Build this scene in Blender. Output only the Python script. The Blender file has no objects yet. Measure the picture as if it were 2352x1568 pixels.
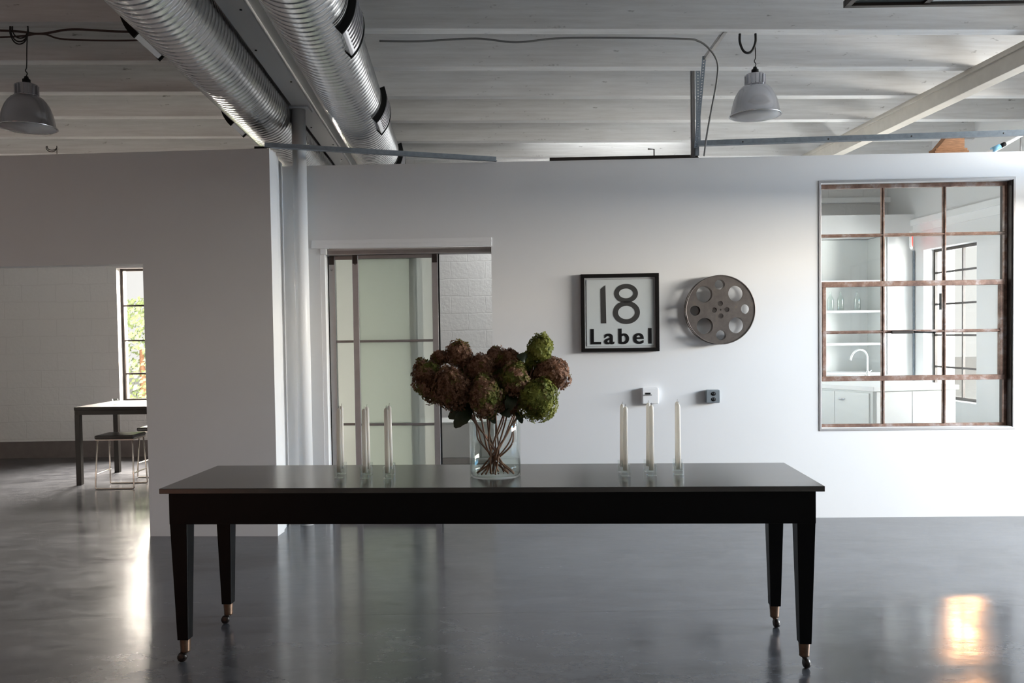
import bpy, bmesh, math, random
from math import sin, cos, pi, radians, atan2, sqrt, tan
from mathutils import Vector, Matrix
random.seed(7)
scene = bpy.context.scene
col = scene.collection

# ------------------------------------------------------------------ helpers
class MB:
    """collects shapes into one mesh"""
    def __init__(self): self.v = []; self.f = []; self.smooth = []
    def add(self, vs, fs, smooth=False):
        o = len(self.v); self.v += [tuple(p) for p in vs]
        for f in fs: self.f.append([i + o for i in f]); self.smooth.append(smooth)
        return self
    def box(self, x0, x1, y0, y1, z0, z1, M=None):
        vs = [Vector((x, y, z)) for z in (z0, z1) for y in (y0, y1) for x in (x0, x1)]
        if M is not None: vs = [M @ p for p in vs]
        return self.add(vs, [(0, 2, 3, 1), (4, 5, 7, 6), (0, 1, 5, 4), (2, 6, 7, 3), (0, 4, 6, 2), (1, 3, 7, 5)])
    def lathe(self, prof, n=40, c=(0, 0, 0), M=None, smooth=True, close=False):
        vs = []; fs = []
        for r, z in prof:
            for k in range(n):
                a = 2 * pi * k / n; vs.append(Vector((c[0] + r * cos(a), c[1] + r * sin(a), c[2] + z)))
        m = len(prof)
        for j in range(m - 1 if not close else m):
            j2 = (j + 1) % m
            for k in range(n):
                k2 = (k + 1) % n; fs.append((j * n + k, j * n + k2, j2 * n + k2, j2 * n + k))
        if M is not None: vs = [M @ p for p in vs]
        self.add(vs, fs, smooth)
        if not close:
            o = len(self.v) - len(vs)
            for j, flip in ((0, True), (m - 1, False)):
                if prof[j][0] > 1e-6:
                    ring = [o + j * n + k for k in range(n)]
                    self.f.append(ring[::-1] if flip else ring); self.smooth.append(False)
        return self
    def tube(self, pts, r, n=8, caps=True, smooth=True):
        pts = [Vector(p) for p in pts]; m = len(pts); rs = r if isinstance(r, (list, tuple)) else [r] * m
        vs = []; fs = []; ref = None
        for i, p in enumerate(pts):
            t = (pts[min(i + 1, m - 1)] - pts[max(i - 1, 0)]).normalized()
            if ref is None: ref = Vector((0, 0, 1)) if abs(t.z) < .9 else Vector((1, 0, 0))
            a = t.cross(ref)
            if a.length < 1e-6: a = t.cross(Vector((0, 1, 0)))
            a.normalize(); b = a.cross(t).normalized(); ref = b
            for k in range(n):
                q = 2 * pi * k / n; vs.append(p + a * (rs[i] * cos(q)) + b * (rs[i] * sin(q)))
        for i in range(m - 1):
            for k in range(n):
                k2 = (k + 1) % n; fs.append((i * n + k, i * n + k2, (i + 1) * n + k2, (i + 1) * n + k))
        self.add(vs, fs, smooth)
        if caps:
            o = len(self.v) - len(vs)
            self.f.append([o + k for k in range(n)][::-1]); self.smooth.append(False)
            self.f.append([o + (m - 1) * n + k for k in range(n)]); self.smooth.append(False)
        return self
    def prism(self, poly, z0, z1, M=None):
        """extrude a 2-D polygon (x,y) from z0 to z1"""
        n = len(poly)
        vs = [Vector((x, y, z0)) for x, y in poly] + [Vector((x, y, z1)) for x, y in poly]
        if M is not None: vs = [M @ p for p in vs]
        fs = [tuple(range(n))[::-1], tuple(range(n, 2 * n))] + [(i, (i + 1) % n, n + (i + 1) % n, n + i) for i in range(n)]
        return self.add(vs, fs)
    def build(self, name, mat, parent=None, bevel=0, loc=None, rotz=0, seg=2, recalc=True):
        me = bpy.data.meshes.new(name); me.from_pydata(self.v, [], self.f)
        me.polygons.foreach_set('use_smooth', self.smooth)
        if recalc:
            bm = bmesh.new(); bm.from_mesh(me); bmesh.ops.recalc_face_normals(bm, faces=bm.faces); bm.to_mesh(me); bm.free()
        me.update()
        for m in (mat if isinstance(mat, (list, tuple)) else [mat]): me.materials.append(m)
        o = bpy.data.objects.new(name, me); col.objects.link(o)
        if parent is not None: o.parent = parent
        if loc is not None: o.location = loc
        if rotz: o.rotation_euler = (0, 0, rotz)
        if bevel:
            b = o.modifiers.new('edge', 'BEVEL'); b.width = bevel; b.segments = seg; b.limit_method = 'ANGLE'; b.angle_limit = radians(40)
        return o

def tag(o, label, cat, group=None, kind=None):
    o['label'] = label; o['category'] = cat
    if group: o['group'] = group
    if kind: o['kind'] = kind
    return o
def thing(name, label, cat, loc=(0, 0, 0), rotz=0, group=None, kind=None):
    o = bpy.data.objects.new(name, None); col.objects.link(o); o.empty_display_size = .1
    o.location = loc; o.rotation_euler = (0, 0, rotz)
    return tag(o, label, cat, group, kind)
def kids(o): return [c for c in bpy.data.objects if c.parent == o]
def copy_tree(o, parent=None):
    c = o.copy(); col.objects.link(c)
    if parent is not None: c.parent = parent
    for ch in kids(o): copy_tree(ch, c)
    return c
def bez(p0, p1, p2, p3, n=12):
    P = [Vector(p) for p in (p0, p1, p2, p3)]
    return [P[0] * (1 - t) ** 3 + P[1] * 3 * t * (1 - t) ** 2 + P[2] * 3 * t * t * (1 - t) + P[3] * t ** 3 for t in [i / n for i in range(n + 1)]]
def spline(pts, n=8):
    pts = [Vector(p) for p in pts]; out = []
    for i in range(len(pts) - 1):
        p0 = pts[max(i - 1, 0)]; p1 = pts[i]; p2 = pts[i + 1]; p3 = pts[min(i + 2, len(pts) - 1)]
        for k in range(n):
            t = k / n
            out.append(.5 * (2 * p1 + (p2 - p0) * t + (2 * p0 - 5 * p1 + 4 * p2 - p3) * t * t + (3 * p1 - p0 - 3 * p2 + p3) * t ** 3))
    out.append(pts[-1]); return out

# ------------------------------------------------------------------ materials
def newmat(name):
    m = bpy.data.materials.new(name); m.use_nodes = True; nt = m.node_tree
    return m, nt, nt.nodes['Principled BSDF'], nt.nodes['Material Output']
def N(nt, typ, **kw):
    n = nt.nodes.new(typ)
    for k, v in kw.items():
        if k in n.inputs: n.inputs[k].default_value = v
        else: setattr(n, k, v)
    return n
def coords(nt, scale=(1, 1, 1), rot=(0, 0, 0), gen='Object'):
    tc = N(nt, 'ShaderNodeTexCoord'); mp = N(nt, 'ShaderNodeMapping')
    mp.inputs['Scale'].default_value = scale; mp.inputs['Rotation'].default_value = rot
    nt.links.new(tc.outputs[gen], mp.inputs['Vector']); return mp.outputs['Vector']
def ramp(nt, fac, stops):
    r = N(nt, 'ShaderNodeValToRGB'); e = r.color_ramp.elements
    while len(e) < len(stops): e.new(.5)
    for el, (p, c) in zip(e, stops): el.position = p; el.color = tuple(c) + (1,) if len(c) == 3 else c
    nt.links.new(fac, r.inputs['Fac']); return r.outputs['Color']
def bump(nt, h, strength, dist=.01, normal=None):
    b = N(nt, 'ShaderNodeBump', Strength=strength, Distance=dist); nt.links.new(h, b.inputs['Height'])
    if normal is not None: nt.links.new(normal, b.inputs['Normal'])
    return b.outputs['Normal']
def simple(name, c, rough=.5, metal=0, spec=.5, noise=0, nscale=12, rvar=0, stretch=(1, 1, 1), bmp=0):
    m, nt, b, o = newmat(name)
    b.inputs['Base Color'].default_value = (*c, 1); b.inputs['Roughness'].default_value = rough
    b.inputs['Metallic'].default_value = metal; b.inputs['Specular IOR Level'].default_value = spec
    if noise or rvar or bmp:
        v = coords(nt, stretch); n = N(nt, 'ShaderNodeTexNoise', Scale=nscale, Detail=5.0, Roughness=.6); nt.links.new(v, n.inputs['Vector'])
        if noise:
            cc = ramp(nt, n.outputs['Fac'], [(.3, [max(0, x * (1 - noise)) for x in c]), (.7, [min(1, x * (1 + noise)) for x in c])])
            nt.links.new(cc, b.inputs['Base Color'])
        if rvar:
            mr = N(nt, 'ShaderNodeMapRange'); mr.inputs['From Min'].default_value = .3; mr.inputs['From Max'].default_value = .7
            mr.inputs['To Min'].default_value = max(.02, rough - rvar); mr.inputs['To Max'].default_value = rough + rvar
            nt.links.new(n.outputs['Fac'], mr.inputs['Value']); nt.links.new(mr.outputs['Result'], b.inputs['Roughness'])
        if bmp: nt.links.new(bump(nt, n.outputs['Fac'], bmp), b.inputs['Normal'])
    return m

M = {}
M['wall'] = simple('white_wall_paint', (.80, .80, .80), .65, spec=.25, noise=.012, nscale=1.5)
M['white'] = simple('white_enamel', (.88, .88, .88), .4, spec=.4)
M['white_satin'] = simple('white_cabinet_lacquer', (.80, .82, .81), .35, spec=.4)
M['black'] = simple('black_paint', (.0025, .0025, .003), .40, spec=.16)
M['matte_black'] = simple('matte_black_rubber', (.006, .006, .006), .7, spec=.2)
M['frame_black'] = simple('black_wood_frame', (.005, .004, .0035), .45, spec=.22, noise=.3, nscale=30, stretch=(1, 1, 8))
M['dark_steel'] = simple('dark_steel_frame', (.035, .026, .022), .45, metal=.3, noise=.3)
M['alu'] = simple('spun_aluminium', (.62, .62, .65), .22, metal=1)
M['alu_dull'] = simple('anodised_aluminium', (.42, .41, .41), .45, metal=.75, noise=.05)
M['alu_track'] = simple('aluminium_track', (.28, .27, .27), .4, metal=.7, noise=.08)
M['strut'] = simple('zinc_strut', (.27, .31, .35), .45, metal=.7, noise=.15, nscale=25)
M['strut_light'] = simple('bright_zinc_strut', (.55, .53, .52), .35, metal=.8, noise=.1)
M['brass'] = simple('aged_brass', (.14, .09, .062), .42, metal=.75, noise=.25, nscale=40)
M['wheel'] = simple('dark_caster_wheel', (.02, .016, .014), .35, spec=.5)
M['cord'] = simple('black_cord', (.006, .005, .005), .6)
M['brown_cord'] = simple('brown_cable', (.045, .022, .018), .6)
M['grey_cord'] = simple('grey_flexible_conduit', (.17, .17, .17), .6)
M['chrome'] = simple('brushed_chrome', (.72, .66, .60), .22, metal=1)
M['chrome_white'] = simple('bright_chrome', (.9, .9, .9), .2, metal=.6)
M['black_leather'] = simple('black_leather', (.012, .011, .011), .32, spec=.6)
M['grey_box'] = simple('grey_metal_box', (.22, .25, .27), .45, metal=.3)
M['rubble_brown'] = simple('brown_timber_block', (.36, .17, .075), .7, noise=.35, nscale=18, stretch=(1, 1, 6))
M['blue_plastic'] = simple('blue_coupling', (.2, .45, .65), .4)
M['dark_panel'] = simple('dark_glazed_panel', (.05, .06, .06), .3)
M['white_panel'] = simple('translucent_white_panel', (.75, .8, .78), .5)
M['baseboard'] = simple('grey_painted_base', (.12, .10, .095), .5, noise=.1)
M['wick'] = simple('candle_wick', (.25, .23, .2), .9)
M['stem'] = simple('hydrangea_stem', (.26, .13, .075), .6, noise=.4, nscale=40)
M['leaf'] = simple('dark_leaf', (.02, .035, .010), .5, noise=.4, nscale=20)
M['sign_black'] = simple('sign_black_letters', (.004, .004, .005), .5)
M['sign_grey'] = simple('sign_dark_grey_digits', (.035, .035, .033), .5)
M['sign_plate'] = simple('brushed_sign_plate', (.60, .64, .64), .45, metal=.1, noise=.02)
M['dark_frame'] = simple('blackened_table_frame', (.010, .008, .007), .5, spec=.3)
M['sign_mat'] = simple('sign_edge_mat', (.55, .57, .57), .5)
M['foliage_out'] = simple('garden_foliage', (.34, .44, .20), .6, noise=.4, nscale=3)
M['ground_out'] = simple('outdoor_paving', (.55, .54, .52), .8, noise=.1)
M['rear_wall'] = simple('warm_rear_wall_paint', (.50, .45, .41), .7, noise=.05, nscale=2)

def mat_wax():
    m, nt, b, o = newmat('white_candle_wax'); b.inputs['Base Color'].default_value = (.93, .90, .84, 1); b.inputs['Roughness'].default_value = .4
    t = N(nt, 'ShaderNodeBsdfTranslucent'); t.inputs['Color'].default_value = (.96, .93, .87, 1); mx = N(nt, 'ShaderNodeMixShader'); mx.inputs[0].default_value = .42
    nt.links.new(b.outputs[0], mx.inputs[1]); nt.links.new(t.outputs[0], mx.inputs[2]); nt.links.new(mx.outputs[0], o.inputs['Surface']); return m
M['wax'] = mat_wax()

def mat_timber():
    m, nt, b, o = newmat('white_painted_timber')
    v = coords(nt, (.6, 9, 9)); n = N(nt, 'ShaderNodeTexNoise', Scale=3.0, Detail=6.0, Roughness=.65); nt.links.new(v, n.inputs['Vector'])
    v2 = coords(nt, (1.2, 3, 3)); k = N(nt, 'ShaderNodeTexNoise', Scale=5.5, Detail=3.0, Roughness=.7); nt.links.new(v2, k.inputs['Vector'])
    spots = ramp(nt, k.outputs['Fac'], [(.28, (.46, .45, .44)), (.36, (1, 1, 1))])
    base = ramp(nt, n.outputs['Fac'], [(.30, (.64, .63, .62)), (.62, (.78, .78, .78))])
    mx = N(nt, 'ShaderNodeMixRGB', blend_type='MULTIPLY'); mx.inputs['Fac'].default_value = 1
    nt.links.new(base, mx.inputs[1]); nt.links.new(spots, mx.inputs[2]); nt.links.new(mx.outputs[0], b.inputs['Base Color'])
    b.inputs['Roughness'].default_value = .6; b.inputs['Specular IOR Level'].default_value = .3
    nt.links.new(bump(nt, n.outputs['Fac'], .35, .006), b.inputs['Normal'])
    return m
M['timber'] = mat_timber()

def mat_block():
    m, nt, b, o = newmat('white_painted_blockwork')
    v = coords(nt, (1, 1, 1), (radians(90), 0, 0))
    br = N(nt, 'ShaderNodeTexBrick', Scale=1.0); br.inputs['Brick Width'].default_value = .40; br.inputs['Row Height'].default_value = .20
    br.inputs['Mortar Size'].default_value = .008; br.inputs['Mortar Smooth'].default_value = .9
    n0 = N(nt, 'ShaderNodeTexNoise', Scale=6.0, Detail=3.0); nt.links.new(v, n0.inputs['Vector'])
    ad = N(nt, 'ShaderNodeMixRGB'); ad.inputs['Fac'].default_value = .035; nt.links.new(v, ad.inputs[1]); nt.links.new(n0.outputs['Color'], ad.inputs[2])
    nt.links.new(ad.outputs[0], br.inputs['Vector'])
    c = ramp(nt, br.outputs['Fac'], [(0, (.76, .75, .74)), (1, (.72, .71, .70))]); nt.links.new(c, b.inputs['Base Color'])
    inv = N(nt, 'ShaderNodeMath', operation='SUBTRACT'); inv.inputs[0].default_value = 1; nt.links.new(br.outputs['Fac'], inv.inputs[1])
    n1 = N(nt, 'ShaderNodeTexNoise', Scale=22.0, Detail=5.0); nt.links.new(v, n1.inputs['Vector'])
    nrm = bump(nt, n1.outputs['Fac'], .35, .012); nt.links.new(bump(nt, inv.outputs[0], .22, .008, nrm), b.inputs['Normal'])
    b.inputs['Roughness'].default_value = .6; b.inputs['Specular IOR Level'].default_value = .3
    return m
M['block'] = mat_block()

def mat_floor():
    m, nt, b, o = newmat('polished_concrete')
    v = coords(nt, (.7, 1.25, 1), gen='Object'); vo = coords(nt, (1, 1, 1), gen='Object')
    def noise(sc, det, rough, dist=0, vec=v):
        n = N(nt, 'ShaderNodeTexNoise', Scale=sc, Detail=det, Roughness=rough, Distortion=dist); nt.links.new(vec, n.inputs['Vector']); return n.outputs['Fac']
    def mixv(a, b_, f):
        mx = N(nt, 'ShaderNodeMixRGB'); mx.inputs['Fac'].default_value = f; nt.links.new(a, mx.inputs[1]); nt.links.new(b_, mx.inputs[2]); return mx.outputs[0]
    big = noise(.7, 8.0, .62, .8); mid = noise(3.2, 9.0, .72, .4); fine = noise(45, 6.0, .75); med = noise(11, 3.0, .5, .3)
    blend = mixv(mixv(mixv(big, mid, .4), med, .22), fine, .14)
    c = ramp(nt, blend, [(.37, (.015, .016, .020)), (.46, (.040, .043, .052)), (.54, (.080, .085, .098)), (.68, (.100, .105, .117))])
    # lighter worn swirls left by the grinder
    v2 = coords(nt, (.8, 1.6, 1), (0, 0, .3)); sw = noise(1.3, 5.0, .55, 2.2, v2)
    wear = ramp(nt, sw, [(.40, (0, 0, 0)), (.52, (1, 1, 1)), (.64, (0, 0, 0))])
    lt = N(nt, 'ShaderNodeMixRGB'); lt.inputs[2].default_value = (.16, .162, .168, 1); wf = N(nt, 'ShaderNodeMath', operation='MULTIPLY'); wf.inputs[1].default_value = .14
    nt.links.new(wear, wf.inputs[0]); nt.links.new(wf.outputs[0], lt.inputs['Fac']); nt.links.new(c, lt.inputs[1])
    sx = N(nt, 'ShaderNodeSeparateXYZ'); nt.links.new(vo, sx.inputs[0])
    a = N(nt, 'ShaderNodeMath', operation='SUBTRACT'); nt.links.new(sx.outputs['Y'], a.inputs[0]); a.inputs[1].default_value = 4.21
    d = N(nt, 'ShaderNodeMath', operation='ABSOLUTE'); nt.links.new(a.outputs[0], d.inputs[0])
    l = N(nt, 'ShaderNodeMath', operation='LESS_THAN'); nt.links.new(d.outputs[0], l.inputs[0]); l.inputs[1].default_value = .005
    jm = N(nt, 'ShaderNodeMixRGB', blend_type='MULTIPLY'); jm.inputs[2].default_value = (.4, .4, .4, 1); nt.links.new(l.outputs[0], jm.inputs['Fac']); nt.links.new(lt.outputs[0], jm.inputs[1])
    nt.links.new(jm.outputs[0], b.inputs['Base Color'])
    r = N(nt, 'ShaderNodeMapRange'); r.inputs['From Min'].default_value = .38; r.inputs['From Max'].default_value = .62; r.inputs['To Min'].default_value = .17; r.inputs['To Max'].default_value = .28
    nt.links.new(blend, r.inputs['Value']); nt.links.new(r.outputs['Result'], b.inputs['Roughness'])
    b.inputs['Specular IOR Level'].default_value = .7; b.inputs['Coat Weight'].default_value = .25; b.inputs['Coat Roughness'].default_value = .10
    wv = noise(5.0, 3.0, .5); n1 = bump(nt, wv, .06, .02); n2 = bump(nt, med, .05, .006, n1)
    nt.links.new(n2, b.inputs['Normal']); nt.links.new(n1, b.inputs['Coat Normal'])
    return m
M['floor'] = mat_floor()

def mat_galv():
    m, nt, b, o = newmat('galvanised_steel'); b.inputs['Metallic'].default_value = 1
    v = coords(nt); n = N(nt, 'ShaderNodeTexNoise', Scale=9.0, Detail=3.0); nt.links.new(v, n.inputs['Vector'])
    nt.links.new(ramp(nt, n.outputs['Fac'], [(.3, (.74, .76, .78)), (.7, (.88, .89, .90))]), b.inputs['Base Color'])
    b.inputs['Roughness'].default_value = .21; return m
M['galv'] = mat_galv()

def mat_rust():
    m, nt, b, o = newmat('rusted_steel_sash')
    v = coords(nt); n = N(nt, 'ShaderNodeTexNoise', Scale=7.0, Detail=8.0, Roughness=.7); nt.links.new(v, n.inputs['Vector'])
    nt.links.new(ramp(nt, n.outputs['Fac'], [(.35, (.10, .055, .042)), (.50, (.22, .13, .095)), (.58, (.30, .24, .22)), (.72, (.55, .47, .42))]), b.inputs['Base Color'])
    b.inputs['Roughness'].default_value = .5; b.inputs['Metallic'].default_value = .35; return m
M['rust'] = mat_rust()

def mat_tabletop():
    m, nt, b, o = newmat('dark_steel_tabletop')
    v = coords(nt, (1, 6, 1)); n = N(nt, 'ShaderNodeTexNoise', Scale=2.2, Detail=6.0); nt.links.new(v, n.inputs['Vector'])
    nt.links.new(ramp(nt, n.outputs['Fac'], [(.3, (.07, .068, .065)), (.7, (.12, .117, .112))]), b.inputs['Base Color'])
    b.inputs['Metallic'].default_value = .55; b.inputs['Roughness'].default_value = .2; b.inputs['Specular IOR Level'].default_value = .7
    return m
M['tabletop'] = mat_tabletop()

def mat_glass(name, tint=(1, 1, 1), rough=0, ior=1.47):
    m, nt, b, o = newmat(name); b.inputs['Base Color'].default_value = (*tint, 1); b.inputs['Transmission Weight'].default_value = 1
    b.inputs['Roughness'].default_value = rough; b.inputs['IOR'].default_value = ior; return m
M['glass'] = mat_glass('clear_glass')
M['water'] = mat_glass('vase_water', (.98, 1, .99), ior=1.33)
def mat_pane(name='window_pane_glass', ior=1.5, tint=(.95, .97, .96)):
    m, nt, b, o = newmat(name); nt.nodes.remove(b)
    t = N(nt, 'ShaderNodeBsdfTransparent'); t.inputs['Color'].default_value = (*tint, 1)
    g = N(nt, 'ShaderNodeBsdfGlossy'); g.inputs['Roughness'].default_value = .02
    f = N(nt, 'ShaderNodeFresnel'); gm = N(nt, 'ShaderNodeNewGeometry'); mr = N(nt, 'ShaderNodeMapRange'); mr.inputs['To Min'].default_value = ior; mr.inputs['To Max'].default_value = 1 / ior
    nt.links.new(gm.outputs['Backfacing'], mr.inputs['Value']); nt.links.new(mr.outputs['Result'], f.inputs['IOR']); mx = N(nt, 'ShaderNodeMixShader')
    nt.links.new(f.outputs[0], mx.inputs[0]); nt.links.new(t.outputs[0], mx.inputs[1]); nt.links.new(g.outputs[0], mx.inputs[2]); nt.links.new(mx.outputs[0], o.inputs['Surface']); return m
M['pane'] = mat_pane()
M['block_glass'] = mat_pane('candle_block_glass', 1.75, (.95, .97, .96))
M['clear_water'] = mat_pane('clear_water', 1.33, (.97, .98, .97))
M['cream'] = simple('cream_beam_paint', (.62, .58, .52), .55, noise=.05)
def mat_frost():
    m, nt, b, o = newmat('frosted_door_glass'); nt.nodes.remove(b)
    t = N(nt, 'ShaderNodeBsdfTranslucent'); t.inputs['Color'].default_value = (.88, .95, .88, 1)
    r = N(nt, 'ShaderNodeBsdfRefraction', IOR=1.02); r.inputs['Roughness'].default_value = .45; r.inputs['Color'].default_value = (.93, .98, .93, 1)
    d = N(nt, 'ShaderNodeBsdfDiffuse'); d.inputs['Color'].default_value = (.76, .82, .76, 1)
    m1 = N(nt, 'ShaderNodeMixShader'); m1.inputs[0].default_value = .5; m2 = N(nt, 'ShaderNodeMixShader'); m2.inputs[0].default_value = .12
    nt.links.new(t.outputs[0], m1.inputs[1]); nt.links.new(r.outputs[0], m1.inputs[2]); nt.links.new(m1.outputs[0], m2.inputs[1]); nt.links.new(d.outputs[0], m2.inputs[2]); nt.links.new(m2.outputs[0], o.inputs['Surface']); return m
M['frost'] = mat_frost()
def mat_bloom(name, stops, sc=9.0):
    m, nt, b, o = newmat(name)
    v = coords(nt); n = N(nt, 'ShaderNodeTexNoise', Scale=sc, Detail=4.0, Roughness=.7); nt.links.new(v, n.inputs['Vector'])
    nt.links.new(ramp(nt, n.outputs['Fac'], stops), b.inputs['Base Color'])
    b.inputs['Roughness'].default_value = .65; b.inputs['Specular IOR Level'].default_value = .2
    tr = N(nt, 'ShaderNodeBsdfTranslucent'); nt.links.new(ramp(nt, n.outputs['Fac'], stops), tr.inputs['Color'])
    mx = N(nt, 'ShaderNodeMixShader'); mx.inputs[0].default_value = .3
    nt.links.new(b.outputs[0], mx.inputs[1]); nt.links.new(tr.outputs[0], mx.inputs[2]); nt.links.new(mx.outputs[0], o.inputs['Surface'])
    return m
G, Y, B, P, D, O_ = (.17, .20, .045), (.30, .31, .07), (.19, .095, .05), (.40, .23, .155), (.085, .045, .025), (.20, .17, .05)
M['bloom_brown'] = mat_bloom('brown_pink_petals', [(.30, D), (.42, B), (.50, P), (.57, B), (.66, O_), (.76, G)], 16)
M['bloom_mixed'] = mat_bloom('brown_green_petals', [(.30, D), (.40, B), (.47, P), (.53, O_), (.60, G), (.72, Y)], 12)
M['bloom_green'] = mat_bloom('green_petals', [(.28, B), (.37, O_), (.45, G), (.56, Y), (.72, (.36, .36, .12))], 12)
def emit(name, c, s):
    m, nt, b, o = newmat(name); b.inputs['Base Color'].default_value = (*c, 1); b.inputs['Emission Color'].default_value = (*c, 1); b.inputs['Emission Strength'].default_value = s; return m
M['exit_red'] = emit('lit_red_letters', (1, .10, .08), .9)

# ------------------------------------------------------------------ camera
f_px, pitch, roll = 1900.0, .0305, .0142
cam_d = bpy.data.cameras.new('camera'); cam = bpy.data.objects.new('camera', cam_d); col.objects.link(cam); scene.camera = cam
cam_d.sensor_fit = 'HORIZONTAL'; cam_d.sensor_width = 36; cam_d.lens = f_px / 2352 * 36; cam_d.shift_y = .01572; cam_d.clip_start = .05
fw = Vector((0, cos(pitch), -sin(pitch))); up = Vector((0, sin(pitch), cos(pitch))); rt = Vector((1, 0, 0))
r2 = rt * cos(roll) - up * sin(roll); u2 = up * cos(roll) + rt * sin(roll)
cam.matrix_world = Matrix(((r2.x, u2.x, -fw.x, 0), (r2.y, u2.y, -fw.y, 0), (r2.z, u2.z, -fw.z, 1.44), (0, 0, 0, 1)))

# ------------------------------------------------------------------ room shell
def wall_mesh(length, height, y0, y1, holes):
    xs = sorted({0, length, *[h[0] for h in holes], *[h[1] for h in holes]}); zs = sorted({0, height, *[h[2] for h in holes], *[h[3] for h in holes]})
    xs = [x for x in xs if 0 <= x <= length]; zs = [z for z in zs if 0 <= z <= height]
    solid = {}
    for i in range(len(xs) - 1):
        for j in range(len(zs) - 1):
            cx, cz = (xs[i] + xs[i + 1]) / 2, (zs[j] + zs[j + 1]) / 2
            solid[i, j] = not any(h[0] < cx < h[1] and h[2] < cz < h[3] for h in holes)
    mb = MB()
    for (i, j), s in solid.items():
        if not s: continue
        a, b, c, d = xs[i], xs[i + 1], zs[j], zs[j + 1]
        mb.add([(a, y0, c), (b, y0, c), (b, y0, d), (a, y0, d)], [(0, 1, 2, 3)]); mb.add([(a, y1, c), (b, y1, c), (b, y1, d), (a, y1, d)], [(3, 2, 1, 0)])
        for di, dj, q in ((-1, 0, [(a, y0, c), (a, y0, d), (a, y1, d), (a, y1, c)]), (1, 0, [(b, y0, c), (b, y1, c), (b, y1, d), (b, y0, d)]),
                          (0, -1, [(a, y0, c), (a, y1, c), (b, y1, c), (b, y0, c)]), (0, 1, [(a, y0, d), (b, y0, d), (b, y1, d), (a, y1, d)])):
            if not solid.get((i + di, j + dj), False): mb.add(q, [(0, 1, 2, 3)])
    return mb
def wall(name, origin, ang, length, height, y0, y1, holes, mat, label):
    o = wall_mesh(length, height, y0, y1, holes).build(name, mat, loc=origin, rotz=ang, recalc=False)
    bm = bmesh.new(); bm.from_mesh(o.data); bmesh.ops.remove_doubles(bm, verts=bm.verts, dist=1e-5); bmesh.ops.recalc_face_normals(bm, faces=bm.faces); bm.to_mesh(o.data); bm.free()
    return tag(o, label, 'wall', kind='structure')

PLAN = [(-9, -3.4), (5.70, -3.4), (4.88, 10.25), (-9, 10.25)]
tag(MB().prism(PLAN, -.2, 0).build('floor', M['floor']), 'dark polished concrete floor of the whole loft', 'floor', kind='structure')
dk = wall_mesh(14.6, 13.65, 3.58, 3.72, [(9.2, 10.8, 12.2, 13.1), (4.2, 5.4, 12.2, 13.0)])   # deck with two unseen openings added to light the back rooms
dk.v = [(x - 9, z - 3.4, y) for x, y, z in dk.v]
tag(dk.build('ceiling', M['timber']), 'white board ceiling above the joists, with unseen light openings added over the back rooms', 'ceiling', kind='structure')
WA = -.03053; WP = (-1.623, 6.366, 0)
w_s0 = -.22
def wl(s, y, z):     # point on the back wall's own axes: along, into the wall, up
    return Vector((WP[0] + s * cos(WA) - y * sin(WA), WP[1] + s * sin(WA) + y * cos(WA), z))
o0 = wl(w_s0, 0, 0)
wall('wall_back', o0, WA, 6.58, 2.733, 0, .16, [(.166 - w_s0, 1.477 - w_s0, 0, 2.16), (3.957 - w_s0, 5.385 - w_s0, .675, 2.53)], M['wall'], 'white partition wall with the sliding door and the steel window')
PA = -.0584; pd = Vector((cos(PA), sin(PA), 0)); pr_end = Vector((-1.70, 5.905, 0)); p_org = pr_end - pd * 4.6
wall('wall_left', p_org, PA, 4.6, 2.767, 0, .14, [(1.3, 4.6 - .944, 0, 1.97)], M['wall'], 'shaded white partition on the left with a wide doorway')
# return of the partition, in two boards with a groove
tag(MB().prism([(-1.702, 6.047), (-1.718, 6.20), (-1.86, 6.20), (-1.86, 6.055)], 0, 2.765).prism([(-1.728, 6.212), (-1.738, 6.374), (-1.86, 6.374), (-1.86, 6.212)], 0, 2.755).build('wall_corner', M['wall']),
    'bright end face of the left partition beside the round column', 'wall', kind='structure')
wall('wall_far', (-9, 10, 0), 0, 13.55, 3.58, 0, .25, [(4.245, 5.75, .665, 2.28)], M['block'], 'white painted blockwork wall at the far end of the left room')
tag(MB().box(-8.9, -1.0, 9.985, 10.0, 0, .20).build('baseboard_far', M['baseboard']), 'grey base band along the far blockwork wall', 'baseboard', kind='structure')
RA = atan2(1, -.06); r_org = Vector((4.62 + .06 * 11.7, -3.0, 0))
def rt_(y): return (y + 3) * 1.0018
MAIN = (3.0, 5.9, 0.0, 2.35)
wall('wall_right', r_org, RA, 13.4, 3.58, -.36, 0, [(rt_(MAIN[0]), rt_(MAIN[1]), 0, MAIN[3]), (rt_(8.27), rt_(9.22), .655, 2.29), (rt_(6.75), rt_(7.65), .655, 2.29), (rt_(4.9), rt_(5.9), 2.65, 3.2), (rt_(-1.8), rt_(.4), .9, 2.5)], M['wall'], 'white outer wall on the right with its openings')  # the high opening is unseen, added to brighten the upper walls
wall('wall_front', (-9, -3.2, 0), 0, 14.3, 3.58, -.2, 0, [(2.0, 4.2, .9, 2.3)], M['rear_wall'], 'warm coloured wall behind the viewer')
wall('wall_outer', (-8.8, -3.2, 0), pi / 2, 13.4, 3.58, 0, .2, [], M['wall'], 'left outer wall of the loft')
tag(MB().box(2.10, 2.22, 6.42, 10.0, 0, 2.733).build('wall_kitchen', M['wall']), 'white wall closing the kitchen on its left', 'wall', kind='structure')
tag(MB().box(4.27, 4.63, 9.40, 10.0, 0, 2.71).box(2.22, 4.27, 9.40, 10.0, 2.485, 2.71).build('wall_niche', M['wall']), 'white kitchen wall around the shelf niche', 'wall', kind='structure')
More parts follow.
